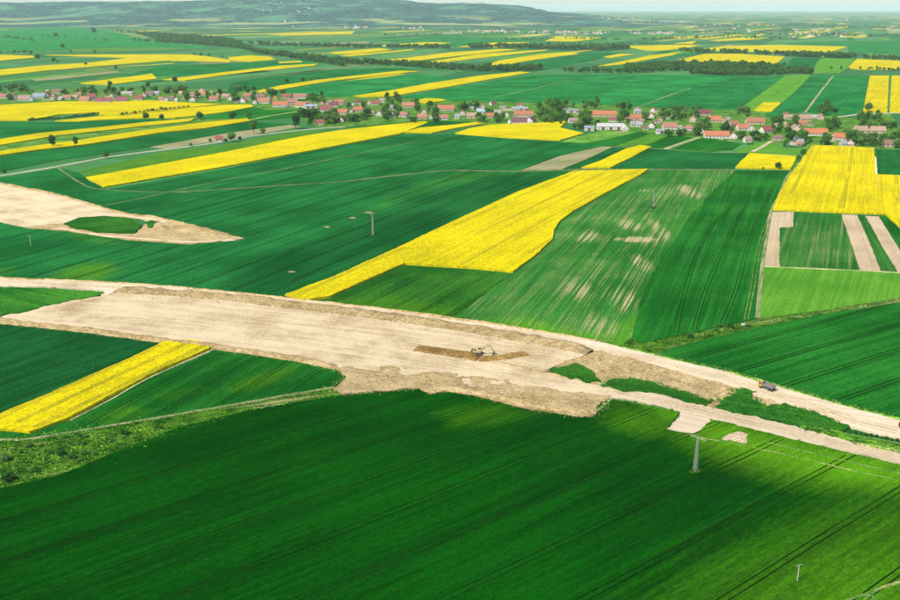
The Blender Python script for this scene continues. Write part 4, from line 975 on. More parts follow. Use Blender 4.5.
for (x, y, s, p, l) in ((690, 338.5, 1.1, 1, 'dark shrub on the grass strip dividing the right fields, left one'), (719, 327, 1.1, 0, 'shrub on the grass strip dividing the right fields, middle one'), (730, 328, 1.3, 1, 'shrub on the grass strip dividing the right fields, right one'),
                        (10, 481, 1.6, 1, 'largest dark shrub at the lower left corner of the verge'), (61, 455.5, 1.2, 1, 'dark shrub in the middle of the left verge'), (84, 455, 1.0, 0, 'shrub on the left verge nearest the field edge'), (73, 459, .9, 1, 'small dark shrub below the middle one on the left verge'),
                        (35, 472, 1.0, 0, 'shrub right of the largest one on the left verge'), (125, 435, 1.1, 1, 'dark shrub on the verge beside the dry track'), (29, 448, 1.0, 2, 'pale shrub near the sandy spot on the left verge'), (5, 462, 1.3, 2, 'pale broad shrub at the left edge of the verge')):
    shrub(x, y, s, p, l)
for i in range(44):
    t = rnd.random(); x = 2 + 160 * t; y = 446 + (1 - t) * 34 * rnd.random() - 17 * t
    shrub(x, y, rnd.uniform(.25, .6), rnd.randrange(3), 'low tuft of scrub on the left grassy verge', 'scrub tufts on the left verge')
for i in range(16):
    t = i / 15; x = 122 + 66 * t; y = 115.5 - 8 * t
    shrub(x, y + rnd.uniform(-.2, .2), rnd.uniform(1.6, 2.6), rnd.randrange(2), 'bush in the row dividing the left rapeseed fields', 'bush row in the left rapeseed')
for i in range(22):
    t = i / 21; x = 30 + 68 * t; y = 120.4 - 6 * t + 1.2 * math.sin(t * 3.1)
    shrub(x, y + rnd.uniform(-.4, .4), rnd.uniform(1.4, 2.2), rnd.randrange(2), 'bush of the curved thicket inside the left rapeseed', 'curved thicket in the left rapeseed')
for i in range(13):
    t = i / 12
    shrub(840 + 62 * t, 431 + 11.5 * t, rnd.uniform(.3, .55), 1, 'small dark clump on the edge of the right haul road', 'clumps along the right haul road')

# ------------------------------------------------------------------ village houses
WIN = MB(); WIN.box((0, 0, 0), (1.3, 0.16, 1.5)); WIN_ME = WIN.mesh('window'); WIN_ME.materials.append(M['frame'])
PANE = MB(); PANE.box((-0.28, -0.07, 0), (0.46, 0.1, 1.26)); PANE.box((0.28, -0.07, 0), (0.46, 0.1, 1.26)); PANE_ME = PANE.mesh('pane'); PANE_ME.materials.append(M['glass'])
DOOR = MB(); DOOR.box((0, 0, 0), (1.2, 0.2, 2.2)); DOOR_ME = DOOR.mesh('door'); DOOR_ME.materials.append(M['door'])
BARN = MB(); BARN.box((0, 0, 0), (3.6, 0.2, 3.4)); BARN_ME = BARN.mesh('gate'); BARN_ME.materials.append(M['door'])
CHIM = MB(); CHIM.box((0, 0, 0), (0.8, 0.8, 1.8)); CHIM.box((0, 0, 1.0), (1.0, 1.0, 0.2)); CHIM_ME = CHIM.mesh('chimney'); CHIM_ME.materials.append(M['brick'])
def put(name, me_, parent, loc, rz=0.0):
    o = bpy.data.objects.new(name, me_); o.location = loc; o.rotation_euler = (0, 0, rz); return link(o, parent)

def house(x, y, wpx, roof, wall='white', form='gable', turn=0.0, depth=None, h=3.1, name='house', pitch=0.88, barn=False):
    """x, y = photo pixel of the middle of the front foot; wpx = width in pixels"""
    s = mpp(x, y); L = max(4.0, wpx * s); p = G(x, y)
    side = abs(math.sin(R(turn))) > 0.7
    if side: D = max(8.5, L * 1.25) if depth is None else depth; L2, D2 = D, L          # gable end faces the viewer
    else: D = min(12.0, max(7.0, L * 0.7)) if depth is None else depth; L2, D2 = L, D
    o = empty(name, (p.x, p.y + D / 2, 0.0), R(turn))
    hx, hy = L2 / 2, D2 / 2; rise = hy * pitch; e = 0.45; t = 0.22
    b = MB()
    b.box((0, 0, h / 2 - 0.2), (L2, D2, h + 0.4))
    if form == 'gable':
        b.add([(-hx, -hy, h), (-hx, hy, h), (-hx, 0, h + rise), (hx, -hy, h), (hx, hy, h), (hx, 0, h + rise)], [(0, 1, 2), (3, 4, 5), (0, 3, 5, 2), (1, 4, 5, 2)])
    b.build('wall', WALL[wall], o)
    r = MB(); ze = h - e * pitch + 0.06
    if form == 'gable':
        for sg in (-1, 1):
            A = [(-hx - e, sg * (hy + e), ze), (hx + e, sg * (hy + e), ze), (hx + e, 0, h + rise + .06), (-hx - e, 0, h + rise + .06)]
            r.add(A + [(q[0], q[1], q[2] + t) for q in A], [(0, 1, 2, 3), (4, 5, 6, 7), (0, 1, 5, 4), (1, 2, 6, 5), (2, 3, 7, 6), (3, 0, 4, 7)])
    elif form == 'hip':
        k = max(0.0, hx - hy); X, Y = hx + e, hy + e
        T = [(-X, -Y, ze), (X, -Y, ze), (X, Y, ze), (-X, Y, ze), (-k - .01, 0, h + rise + t), (k + .01, 0, h + rise + t)]
        r.add(T, [(3, 2, 1, 0), (0, 1, 5, 4), (1, 2, 5), (2, 3, 4, 5), (3, 0, 4)])
    else:
        r.box((0, 0, h + 0.28), (L2 + .6, D2 + .6, 0.24))
    ro = r.build('roof', ROOF[roof], o)
    if form != 'flat' and not barn and L2 > 6.5:
        put('chimney', CHIM_ME, ro, (hx * rnd.choice((-.4, .35, .5)), hy * 0.3, h + rise * 0.72 + 0.75))
    zw = min(h - 1.1, 1.75)
    front = -hy - 0.05
    n = max(1, min(7, int(L2 / 3.4))); dslot = rnd.randrange(n) if n > 1 else -1
    for i in range(n):
        u = -hx + L2 * (i + .5) / n
        if barn and i % 2 == 1: put('gate', BARN_ME, o, (u, front, 1.7)); continue
        if i == dslot and not barn: put('door', DOOR_ME, o, (u, front, 1.1)); continue
        w = put('window', WIN_ME, o, (u, front, zw)); put('pane', PANE_ME, w, (0, 0, 0))
    for sg in (-1, 1):                                   # the gable ends
        for k in ((-.45, .45) if D2 > 6 else (0,)):
            w = put('window', WIN_ME, o, (sg * (hx + .05), k * hy, zw), R(90) * sg); put('pane', PANE_ME, w, (0, 0, 0))
    return o

# x, y foot, width px, roof, wall, form, turn, options
HOUSES = [
 (218.5, 142, 6.5, 'red', 'white', 'gable', 8),  (3, 98.5, 9, 'salmon', 'white', 'gable', 4), (14, 99.5, 4, 'grey', 'white', 'gable', 90), (23.5, 101, 12, 'pink', 'white', 'gable', 5), (31, 101, 4, 'blue', 'white', 'gable', 90), (38.5, 98.5, 12, 'blue', 'grey', 'gable', -4),
 (46, 96.5, 5, 'red', 'pink', 'gable', 90), (56, 93.5, 8, 'brown', 'cream', 'gable', 0), (52, 100, 5, 'tan', 'cream', 'gable', 90), (59.5, 100, 4, 'white', 'white', 'gable', 90), (66.5, 99.5, 8, 'salmon', 'cream', 'gable', 3), (74, 99, 7, 'tan', 'cream', 'gable', 0),
 (78.5, 96, 5, 'salmon', 'pink', 'gable', 0), (84, 102, 10, 'salmon', 'pink', 'gable', -6), (91, 98.5, 8, 'crimson', 'white', 'gable', 0), (102.5, 103, 15, 'crimson', 'white', 'gable', 4, 'long'), (111, 97.5, 4.5, 'pink', 'white', 'gable', 90), (121, 102.5, 11, 'crimson', 'white', 'gable', 6),
 (126.5, 94, 11, 'white', 'white', 'flat', 0), (138, 100, 8, 'red', 'pink', 'gable', 0), (143.5, 97, 6, 'pink', 'cream', 'gable', 90), (149, 95.5, 7, 'brown', 'grey', 'gable', 0), (156, 95, 6, 'grey', 'white', 'gable', 0), (161, 101, 5, 'salmon', 'white', 'gable', 0), (166, 101.3, 4.5, 'grey', 'white', 'gable', 90), (171, 100, 5.5, 'brown', 'cream', 'gable', 0),
 (176, 102, 3.2, 'white', 'white', 'hip', 0), (181, 95, 5, 'tan', 'cream', 'gable', 0), (193, 96, 6, 'salmon', 'pink', 'gable', 0), (192.3, 101.5, 6, 'salmon', 'white', 'gable', 90), (202.5, 95.5, 6, 'orange', 'cream', 'gable', -5), (213.5, 101, 9, 'orange', 'white', 'gable', 3), (225.5, 98, 7, 'pink', 'cream', 'gable', 0), (230, 100.3, 5, 'salmon', 'white', 'gable', 90),
 (247, 97.8, 8, 'salmon', 'cream', 'gable', 8), (242.5, 102.8, 6.5, 'salmon', 'white', 'gable', 84), (260, 98.8, 9, 'brown', 'grey', 'gable', 5), (263.5, 103.5, 12, 'salmon', 'white', 'gable', -3), (254.5, 104, 4.5, 'grey', 'white', 'gable', 90), (268.3, 99.5, 3.2, 'grey', 'white', 'gable', 90), (275, 100, 4.5, 'orange', 'cream', 'hip', 0), (280, 107, 15, 'orange', 'white', 'gable', 4, 'long'),
 (286, 98.6, 9, 'red', 'cream', 'gable', 0), (300, 98.8, 13, 'salmon', 'white', 'gable', -4, 'long'), (292, 104, 10, 'salmon', 'cream', 'gable', 6), (301, 107.5, 11, 'orange', 'white', 'gable', -18), (310.5, 108.5, 13, 'blue', 'white', 'gable', 5, 'shed'),
 (325.5, 111.5, 12, 'red', 'white', 'gable', 4), (330, 103, 4.5, 'tan', 'cream', 'gable', 90), (339, 104.5, 9, 'orange', 'cream', 'gable', 0), (333.5, 107, 9, 'maroon', 'pink', 'gable', 3), (342.5, 114.5, 9.5, 'orange', 'cream', 'gable', -10), (319, 125, 8, 'red', 'white', 'gable', 12), (342, 122, 6, 'dark', 'white', 'gable', 70),
 (353, 105.5, 3, 'grey', 'white', 'gable', 90), (358.5, 104, 5, 'maroon', 'pink', 'gable', 0), (357.5, 112, 9, 'orange', 'cream', 'gable', 5), (351, 112.8, 3.2, 'grey', 'white', 'gable', 90), (369.5, 104.5, 4.5, 'tan', 'cream', 'gable', 80), (375.5, 105.5, 8, 'red', 'cream', 'gable', 0), (382, 102.5, 5, 'pink', 'white', 'gable', 0), (372.3, 114, 5, 'pink', 'pink', 'gable', 85), (379.3, 116, 6, 'pink', 'white', 'gable', 80), (392.5, 110, 5, 'grey', 'grey', 'gable', 0), (392.8, 117.5, 5, 'grey', 'white', 'gable', 5),
 (408, 108, 12, 'salmon', 'cream', 'gable', 5, 'long'), (404, 117.5, 9, 'salmon', 'white', 'gable', -35), (424, 113.8, 4.5, 'pink', 'white', 'gable', 88), (422, 119.3, 9, 'salmon', 'pink', 'gable', 5), (431, 119, 4, 'pink', 'white', 'gable', 90), (443.5, 120, 9, 'salmon', 'white', 'gable', 6), (446, 111, 17, 'orange', 'cream', 'gable', -6, 'long'), (462.5, 115.5, 6.5, 'brown', 'pink', 'gable', 85), (457, 119, 4.5, 'grey', 'white', 'gable', 0), (471.5, 118.3, 9.5, 'tan', 'pink', 'gable', 0), (479, 113, 4.5, 'grey', 'white', 'gable', 0),
 (482.5, 108.3, 5, 'salmon', 'cream', 'gable', 85), (493, 105.4, 6, 'maroon', 'white', 'gable', 30), (481.5, 113.7, 8, 'blue', 'grey', 'gable', -5), (490.3, 118, 8, 'orange', 'cream', 'gable', 0), (498, 112.8, 7, 'white', 'white', 'flat', 0), (520.5, 106.5, 6, 'red', 'white', 'hip', 0), (520, 111, 16, 'grey', 'grey', 'gable', -3, 'shed'), (507, 117, 5, 'pink', 'white', 'gable', 80), (524, 117, 19, 'orange', 'cream', 'gable', -4, 'long'), (519.5, 124.3, 15, 'maroon', 'white', 'gable', -3, 'long'), (531.3, 123.2, 8, 'maroon', 'white', 'gable', 62), (503, 108.5, 6, 'grey', 'grey', 'flat', 0),
 (573, 113, 12, 'grey', 'white', 'gable', -3, 'shed'), (573, 123, 8, 'pink', 'white', 'gable', 8), (604, 117, 25, 'orange', 'cream', 'gable', -3, 'long'), (590, 130.8, 9.5, 'blue', 'white', 'gable', -12, 'shed'), (611, 130, 27, 'white', 'white', 'gable', -2, 'barn'), (613.5, 122, 8, 'crimson', 'white', 'hip', 0), (626, 130.8, 5.5, 'white', 'white', 'gable', 88), (633, 126.5, 4.5, 'grey', 'grey', 'gable', 0),
 (636.5, 120.5, 11, 'orange', 'white', 'gable', -4), (637.5, 113.5, 6.5, 'grey', 'grey', 'gable', 0), (653.5, 112.5, 5.5, 'orange', 'white', 'gable', 70), (651.5, 118, 7, 'orange', 'white', 'gable', 75), (660.5, 121.8, 4, 'orange', 'cream', 'gable', 88), (639.5, 127, 5.5, 'grey', 'white', 'gable', 0), (652.5, 128.3, 7, 'red', 'white', 'gable', 70), (670.5, 129.6, 14, 'salmon', 'white', 'gable', -3, 'long'), (660.5, 134, 7.5, 'grey', 'white', 'gable', -8, 'shed'), (689.5, 130.8, 9, 'salmon', 'pink', 'hip', 0), (681, 129, 3, 'white', 'white', 'flat', 0),
 (694, 122, 7, 'tan', 'cream', 'gable', 75), (705.5, 115.5, 11, 'maroon', 'pink', 'gable', 0), (715.5, 122.5, 12, 'orange', 'cream', 'gable', -4), (724.3, 123, 3.5, 'pink', 'pink', 'gable', 90), (717.5, 138.5, 24, 'orange', 'white', 'gable', -4, 'long'), (734.5, 138.8, 7.5, 'salmon', 'white', 'gable', 72), (702, 133.5, 4.5, 'grey', 'white', 'gable', 88), (734, 126.8, 11, 'orange', 'cream', 'gable', 25), (744, 130.5, 12, 'orange', 'white', 'gable', 4), (756, 124.5, 18, 'orange', 'cream', 'gable', -3, 'long'), (751, 131, 7, 'pink', 'white', 'gable', 88), (748, 142.5, 6.5, 'pink', 'white', 'gable', 10), (767, 132.8, 11, 'red', 'white', 'gable', 22),
 (789, 119.5, 8, 'tan', 'cream', 'gable', 0), (785.5, 127, 5.5, 'tan', 'cream', 'hip', 0), (806, 121, 12, 'tan', 'cream', 'gable', 4), (814, 118, 8, 'white', 'white', 'flat', 0), (821.5, 119.5, 4.5, 'pink', 'pink', 'gable', 88), (817, 136, 22, 'orange', 'white', 'gable', -4, 'long'), (797, 131.5, 8.5, 'pink', 'pink', 'gable', 80), (803, 125.5, 8, 'orange', 'cream', 'gable', 0), (779, 140.5, 9.5, 'brown', 'cream', 'hip', 0), (833, 141.5, 6.5, 'tan', 'cream', 'gable', 85), (840.5, 140, 12, 'orange', 'white', 'gable', -5), (852, 146.5, 7, 'pink', 'white', 'gable', 65), (844, 146.5, 5.5, 'grey', 'grey', 'gable', 0),
 (862, 133.3, 13, 'tan', 'cream', 'gable', -3, 'long'), (879, 133.5, 14, 'tan', 'cream', 'gable', -3, 'long'), (877, 139, 3, 'white', 'white', 'gable', 90), (888, 147, 12, 'brown', 'pink', 'gable', -4), (801, 145, 5.5, 'grey', 'grey', 'gable', 8), (794, 145, 4.5, 'grey', 'white', 'flat', 0),
]
WORD = {'orange': 'orange', 'salmon': 'salmon', 'red': 'red', 'crimson': 'crimson', 'maroon': 'maroon', 'brown': 'brown', 'tan': 'tan', 'grey': 'grey', 'dark': 'dark grey', 'blue': 'blue-grey', 'white': 'white', 'pink': 'dull pink'}
def zone(x): return 'left row' if x < 238 else 'centre-left cluster' if x < 400 else 'village centre' if x < 545 else 'barn quarter' if x < 690 else 'right village end'
ORD = ['first', 'second', 'third', 'fourth', 'fifth', 'sixth', 'seventh', 'eighth', 'ninth', 'tenth', 'eleventh', 'twelfth', 'thirteenth', 'fourteenth', 'fifteenth', 'sixteenth', 'seventeenth', 'eighteenth', 'nineteenth', 'twentieth'] + ['twenty-' + q for q in ('first', 'second', 'third', 'fourth', 'fifth', 'sixth', 'seventh', 'eighth', 'ninth')] + ['thirtieth'] + ['thirty-' + q for q in ('first', 'second', 'third', 'fourth', 'fifth', 'sixth', 'seventh', 'eighth', 'ninth')]
SPECIAL = {(218.5, 142): 'lone red roofed house beside the pale lane left of the tall trees', (611, 130): 'long white barn with white roof at the lower village edge', (604, 117): 'long orange roofed farm building behind the white barn', (519.5, 124.3): 'long maroon roofed house right above the rapeseed block', (524, 117): 'long orange roofed building behind the maroon roofed house',
           (717.5, 138.5): 'longest orange roofed farmhouse with white walls on the right village edge', (817, 136): 'large orange roofed building with white walls beside the hedged yard', (310.5, 108.5): 'pale blue roofed shed at the lower edge of the village', (319, 125): 'lone white house with red roof below the village',
           (342, 122): 'small white house with dark grey roof below the village', (102.5, 103): 'long crimson roofed house in the left village row', (126.5, 94): 'flat white building half hidden by trees in the left row', (613.5, 122): 'crimson hipped roof rising behind the white barn', (779, 140.5): 'small brown hipped house at the end of the sandy drive'}
cnt, tot = {}, {}
def style(hh): return (zone(hh[0]), hh[3], hh[5], abs(math.sin(R(hh[6]))) > .7, hh[7] if len(hh) > 7 else '')
for hh in HOUSES:
    if (hh[0], hh[1]) not in SPECIAL: tot[style(hh)] = tot.get(style(hh), 0) + 1
for hh in sorted(HOUSES, key=lambda q: q[0]):
    opt = hh[7] if len(hh) > 7 else ''
    kw = {}
    if opt == 'barn': kw = dict(depth=11, h=4.2, barn=True, name='barn', pitch=.6)
    if opt == 'shed': kw = dict(depth=10, h=3.6, barn=True, name='shed', pitch=.35)
    if opt == 'long': kw = dict(depth=10.5, h=3.3)
    o = house(*hh[:7], **kw)
    st = style(hh)
    if (hh[0], hh[1]) in SPECIAL: l = SPECIAL[(hh[0], hh[1])]
    else:
        k = cnt.get(st, 0); cnt[st] = k + 1
        what = ('flat roofed white building' if hh[5] == 'flat' and hh[3] == 'white' else 'flat roofed grey building' if hh[5] == 'flat' else
                f"{'long ' if opt == 'long' else ''}{WORD[hh[3]]} roofed {'shed' if opt == 'shed' else 'house'}" + (', hipped' if hh[5] == 'hip' else ', gable end forward' if st[3] else ''))
        l = f"{what}, {'only one' if tot[st] == 1 else ORD[k] + ' from the left'} in the {st[0]}"
    tag(o, l, 'barn' if opt == 'barn' else 'shed' if opt == 'shed' else 'house', 'houses of the village')

# small outbuildings and yard walls between the houses
ro_ = random.Random(31); spots_o = []
for i in range(400):
    if len(spots_o) >= 62: break
    q = ro_.choice(HOUSES); x, y = q[0] + ro_.uniform(-9, 9), q[1] + ro_.uniform(-4.5, 2.0)
    if not 1 < x < 897 or (x < 230 and y > 101.5) or (230 <= x < 540 and y > 119) or y < 91: continue
    if any(abs(x - p[0]) < p[2] / 2 + 2.0 and abs(y - p[1] + 1.2) < 2.2 for p in HOUSES) or any(abs(x - p[0]) < 4 and abs(y - p[1]) < 1.6 for p in spots_o): continue
    spots_o.append((x, y))
for (x, y) in sorted(spots_o):
    rc_ = ro_.choice(('brown', 'brown', 'tan', 'grey', 'dark', 'salmon', 'red', 'pink'))
    o = house(x, y, ro_.uniform(3.0, 5.5), rc_, ro_.choice(('grey', 'cream', 'pink', 'white')), 'gable', ro_.uniform(-12, 12) + ro_.choice((0, 90)), depth=ro_.uniform(4.5, 7), h=2.3, name='outbuilding', pitch=.6)
    k_ = ('out', rc_, zone(x)); cnt[k_] = cnt.get(k_, 0) + 1
    tag(o, f"small {WORD[rc_]} roofed outbuilding, {ORD[cnt[k_] - 1]} from the left in the {zone(x)}", 'outbuilding', 'outbuildings of the village')
rg = random.Random(9)
for i in range(46):
    q = rg.choice(HOUSES); x, y = q[0] + rg.uniform(-8, 8), q[1] + rg.uniform(.8, 2.6)
    if (x < 240 and y > 102) or (240 <= x < 540 and y > 121): continue
    w, h = rg.uniform(2.5, 6), rg.uniform(.5, 1.1); kd = rg.choice(('soil', 'pasture', 'wheat', 'stubble', 'verge'))
    sheet('garden_plot', [(x - w, y + h), (x + w, y + h * .8), (x + w * 1.15, y - h), (x - w * .85, y - h * .8)], .20 + .006 * (i % 14), kd, 'small garden plot among the village houses', .4, row=((x - w, y), (x + w, y - .3)), tone=rg.uniform(.6, .9))

# silo beside the maroon farm
sl = empty('silo', tuple(G(509.5, 125)))
b = MB(); b.lathe((0, 0, 0), (0, 0, 1), [(-.2, 2.0), (5.5, 2.0)], 16); b.build('shell', WALL['grey'], sl, True)
b = MB(); b.lathe((0, 0, 0), (0, 0, 1), [(5.5, 2.15), (7.0, 0.3), (7.2, 0.28)], 16); b.build('roof_cone', ROOF['blue'], sl)
tag(sl, 'pale blue-grey silo at the left end of the maroon roofed house', 'silo')
# clipped hedge round the yard in front of the large orange building
hd = MB(); hp = [(784, 146.5), (785, 143), (799, 139.5), (811, 139.8), (811.5, 141.5), (802, 147.3), (784, 147.5)]
rh = random.Random(5)
for a, c in zip(hp, hp[1:]):
    A, C2 = G(*a), G(*c); n = max(2, int((C2 - A).length / 0.8))
    for i in range(n):
        q = A.lerp(C2, i / n)
        for k in range(9):
            p = q + Vector((rh.gauss(0, .6), rh.gauss(0, .6), rh.uniform(0, 2.6)))
            u = Vector((rh.uniform(-1, 1), rh.uniform(-1, 1), rh.uniform(-1, 1))).normalized(); w = u.cross(Vector((rh.uniform(-1, 1), rh.uniform(-1, 1), 1))).normalized()
            s = rh.uniform(.3, .6); hd.add([p - u * s, p + w * s * .7, p + u * s, p - w * s * .7], [(0, 1, 2, 3)])
tag(hd.build('hedge', M['leaf_dark']), 'dark clipped hedge enclosing a small yard at the right village end', 'hedge')

# ------------------------------------------------------------------ village trees and tree belts
CL = [(0, 35, 88, 94, 13), (0, 12, 97, 101, 4), (60, 95, 91, 95, 9), (92, 135, 91, 96, 11), (140, 175, 89, 94, 8), (152, 160, 98, 101, 3), (173, 190, 90, 100, 8), (196, 210, 97, 101, 5), (214, 240, 93, 96, 6), (218, 238, 99, 103, 6), (232, 250, 90, 94, 4),
      (248, 258, 98, 102, 3), (262, 275, 94, 97, 3), (270, 285, 95, 98, 3), (303, 325, 98, 104, 10), (300, 318, 109, 118, 9), (326, 340, 115, 125, 10), (308, 330, 117, 126, 7), (345, 372, 114, 122, 12), (346, 370, 106, 110, 4), (384, 400, 98, 106, 9), (384, 400, 111, 121, 7), (412, 420, 104, 112, 4), (410, 440, 120, 123, 6),
      (434, 455, 113, 117, 5), (426, 440, 106, 112, 3), (458, 480, 105, 110, 9), (472, 506, 119, 123, 7), (483, 500, 114, 116, 3), (536, 562, 108, 124, 22), (545, 600, 103, 110, 11), (560, 590, 116, 121, 8), (577, 600, 119, 127, 9), (575, 588, 124, 130, 5), (616, 632, 106, 110, 6), (617, 628, 115, 123, 4), (641, 650, 118, 123, 3), (656, 690, 110, 121, 15),
      (682, 702, 112, 120, 7), (660, 704, 132.5, 136, 10), (695, 712, 124, 132, 7), (722, 732, 126, 133, 5), (735, 765, 135, 141, 9), (735, 748, 112, 118, 4), (772, 784, 122, 138, 9), (786, 796, 121, 128, 4), (787, 794, 134, 140, 4), (800, 812, 138, 141, 3), (820, 834, 142, 145, 4), (826, 838, 124, 132, 7), (818, 836, 108, 116, 7), (844, 872, 134, 146, 14), (868, 900, 138, 148, 15), (855, 900, 126, 131, 8), (856, 880, 118, 126, 8)]
spots = []
for (x0, x1, y0, y1, n) in CL + [(q[0], q[1], q[2] - 1, q[3] + 1, q[4]) for q in CL]:
    for i in range(n):
        for tr in range(12):
            x, y = rnd.uniform(x0, x1), rnd.uniform(y0, y1); hm = rnd.uniform(5.0, 11.5)
            hp_ = hm / mpp(x, y)
            # keep the tree from standing in, or hiding most of, a house
            if not any(abs(x - q[0]) < q[2] / 2 + 1.2 and -6.5 < q[1] - y < hp_ * 0.45 - 1.0 for q in HOUSES): break
        else: continue
        spots.append((x, y, hm))
spots.sort(key=lambda q: -q[2])
NEAR = 300 - len(LONE)
extra = spots[NEAR:]; spots = spots[:NEAR]
LOOK = ['round green tree', 'broad green tree', 'upright dark tree', 'small pale tree', 'slim green tree', 'low dark tree', 'rounded pale tree']
tc_ = {}
spots.sort(key=lambda q: q[0])
for (x, y, hm) in spots:
    pr = rnd.choice((0, 0, 1, 1, 2, 3, 3, 3, 4, 5, 6, 6, 6))
    while tc_.get((pr, zone(x)), 0) >= 30: pr = (pr + 1) % 7
    kk = (pr, zone(x)); tc_[kk] = tc_.get(kk, 0) + 1
    tree(x, y, hm * (1.12 if pr in (2, 4) else 1.0), pr, f'{LOOK[pr]} among houses, {ORD[tc_[kk] - 1]} of its kind from left, {zone(x)}', 'garden trees of the village')

# belts and woods beyond the village: (polyline of feet, trees, depth px, height m)
BELTS = [([(222, 44), (245, 50), (262, 55), (300, 58), (330, 63), (360, 65), (400, 66.5), (452, 70)], 380, 2.4, 14), ([(250, 51), (275, 57), (300, 59.5), (330, 65), (345, 67)], 160, 1.8, 14), ([(450, 70), (480, 71), (510, 71.5), (542, 70.5)], 110, 1.4, 15), ([(560, 72), (575, 72)], 8, .6, 11), ([(578, 73), (604, 73)], 14, .6, 14), ([(604, 73), (632, 74)], 14, .6, 13),
         ([(626, 73.5), (640, 73), (660, 72), (700, 71), (740, 72), (784, 74)], 620, 7.0, 13), ([(690, 74.5), (740, 75.5), (784, 75.5)], 160, 2.0, 12), ([(783, 74), (812, 74.5)], 110, 4, 12), ([(470, 48.8), (510, 48.8), (560, 50), (600, 50.5), (628, 49.5)], 260, 1.2, 19), ([(250, 45), (300, 46.5), (350, 48), (400, 48), (450, 48.5)], 260, 1.0, 15),
         ([(680, 51.8), (700, 53), (760, 54.4), (820, 57.5)], 130, .9, 15), ([(785, 56.5), (855, 58.5)], 120, .8, 17), ([(860, 59), (900, 61)], 22, .5, 15), ([(847, 70), (872, 70.5), (900, 71.5)], 16, .6, 9), ([(548, 44), (620, 44.5), (660, 44)], 60, .4, 9), ([(130, 41), (190, 45), (232, 47)], 60, .8, 14),
         ([(500, 40.5), (560, 39), (620, 40)], 60, .5, 10), ([(640, 40), (720, 38), (800, 40)], 80, 1.0, 11), ([(460, 34), (520, 34), (560, 34)], 40, .8, 10), ([(40, 36), (80, 39), (110, 41)], 22, .5, 9), ([(0, 38), (25, 40), (35, 42)], 26, 1.2, 11), ([(0, 54), (30, 53)], 10, .6, 10), ([(620, 33), (700, 34), (780, 36), (900, 37)], 160, 2.0, 12), ([(380, 35.8), (445, 35.2)], 30, .4, 10), ([(700, 28), (800, 27), (900, 30)], 160, 2.5, 14)]
belt = [(q[0], q[1], q[2]) for q in extra]
for (pl, n, dp, hm) in BELTS:
    L = [0.0]
    for a, c in zip(pl, pl[1:]): L.append(L[-1] + math.hypot(c[0] - a[0], c[1] - a[1]))
    for i in range(n):
        s = rnd.random() * L[-1]; k = max(j for j in range(len(pl) - 1) if L[j] <= s); t = (s - L[k]) / (L[k + 1] - L[k])
        belt.append((pl[k][0] + (pl[k + 1][0] - pl[k][0]) * t, pl[k][1] + (pl[k + 1][1] - pl[k][1]) * t - rnd.random() * dp, hm * rnd.uniform(.6, 1.15)))
# woods at the foot of the left hills
for (poly, n) in (([(116, 31.5), (135, 33.5), (165, 42.5), (225, 46.5), (254, 51), (240, 43), (225, 39.5), (190, 36), (160, 34)], 1500),):
    xs, ys = [q[0] for q in poly], [q[1] for q in poly]; pv = [Vector(q) for q in poly]; c = 0
    while c < n:
        q = Vector((rnd.uniform(min(xs), max(xs)), rnd.uniform(min(ys), max(ys))))
        if inside(q, pv): belt.append((q.x, q.y, rnd.uniform(9, 16))); c += 1
belt.sort(key=lambda q: -q[1])
room = max(0, 300 - len(spots) - len(LONE))
for (x, y, hm) in belt[:room]:
    tree(x, y, hm, rnd.choice((0, 1, 2, 5)), 'tree in the wood and tree belts beyond the village', 'belt trees beyond the village')
LOW = []
for i in range(6):
    q = leaf_cloud(15, 9, 3.7, 3.7, 5.6, 1.15, 700 + i, 0.36)
    LOW.append(([tuple(v.co) for v in q.vertices], [tuple(g.vertices) for g in q.polygons])); bpy.data.meshes.remove(q)
V, F, MI = [], [], []
for (x, y, hm) in belt[room:]:
    v, f_ = LOW[rnd.randrange(6)]; s = hm / 9.6; p = G(x, y); a = rnd.uniform(0, 6.28); w_ = s * rnd.uniform(.85, 1.4); ca, sa = math.cos(a) * w_, math.sin(a) * w_; base = len(V)
    hz = max(0.0, hill_h(p.x, p.y)) if p.y > 6900 else 0.0
    V += [(p.x + q[0] * ca - q[1] * sa, p.y + q[0] * sa + q[1] * ca, q[2] * s + hz) for q in v]; F += [tuple(i + base for i in g) for g in f_]
    MI += [rnd.choice((0, 0, 1, 2) if y > 85 else (0, 0, 1))] * len(f_)
    b_ = len(V); V += [(p.x - .3, p.y, hz - .3), (p.x + .3, p.y, hz - .3), (p.x, p.y, hz + 4 * s)]; F.append((b_, b_ + 1, b_ + 2)); MI.append(3)
me = bpy.data.meshes.new('distant_trees'); me.from_pydata(V, [], F)
for n_ in ('leaf', 'leaf_dark', 'leaf_pale', 'bark'): me.materials.append(M[n_])
me.polygons.foreach_set('material_index', MI)
tag(mesh_obj('distant_trees', me), 'distant woods, tree belts and lesser garden trees across the plain', 'trees', None, 'stuff')

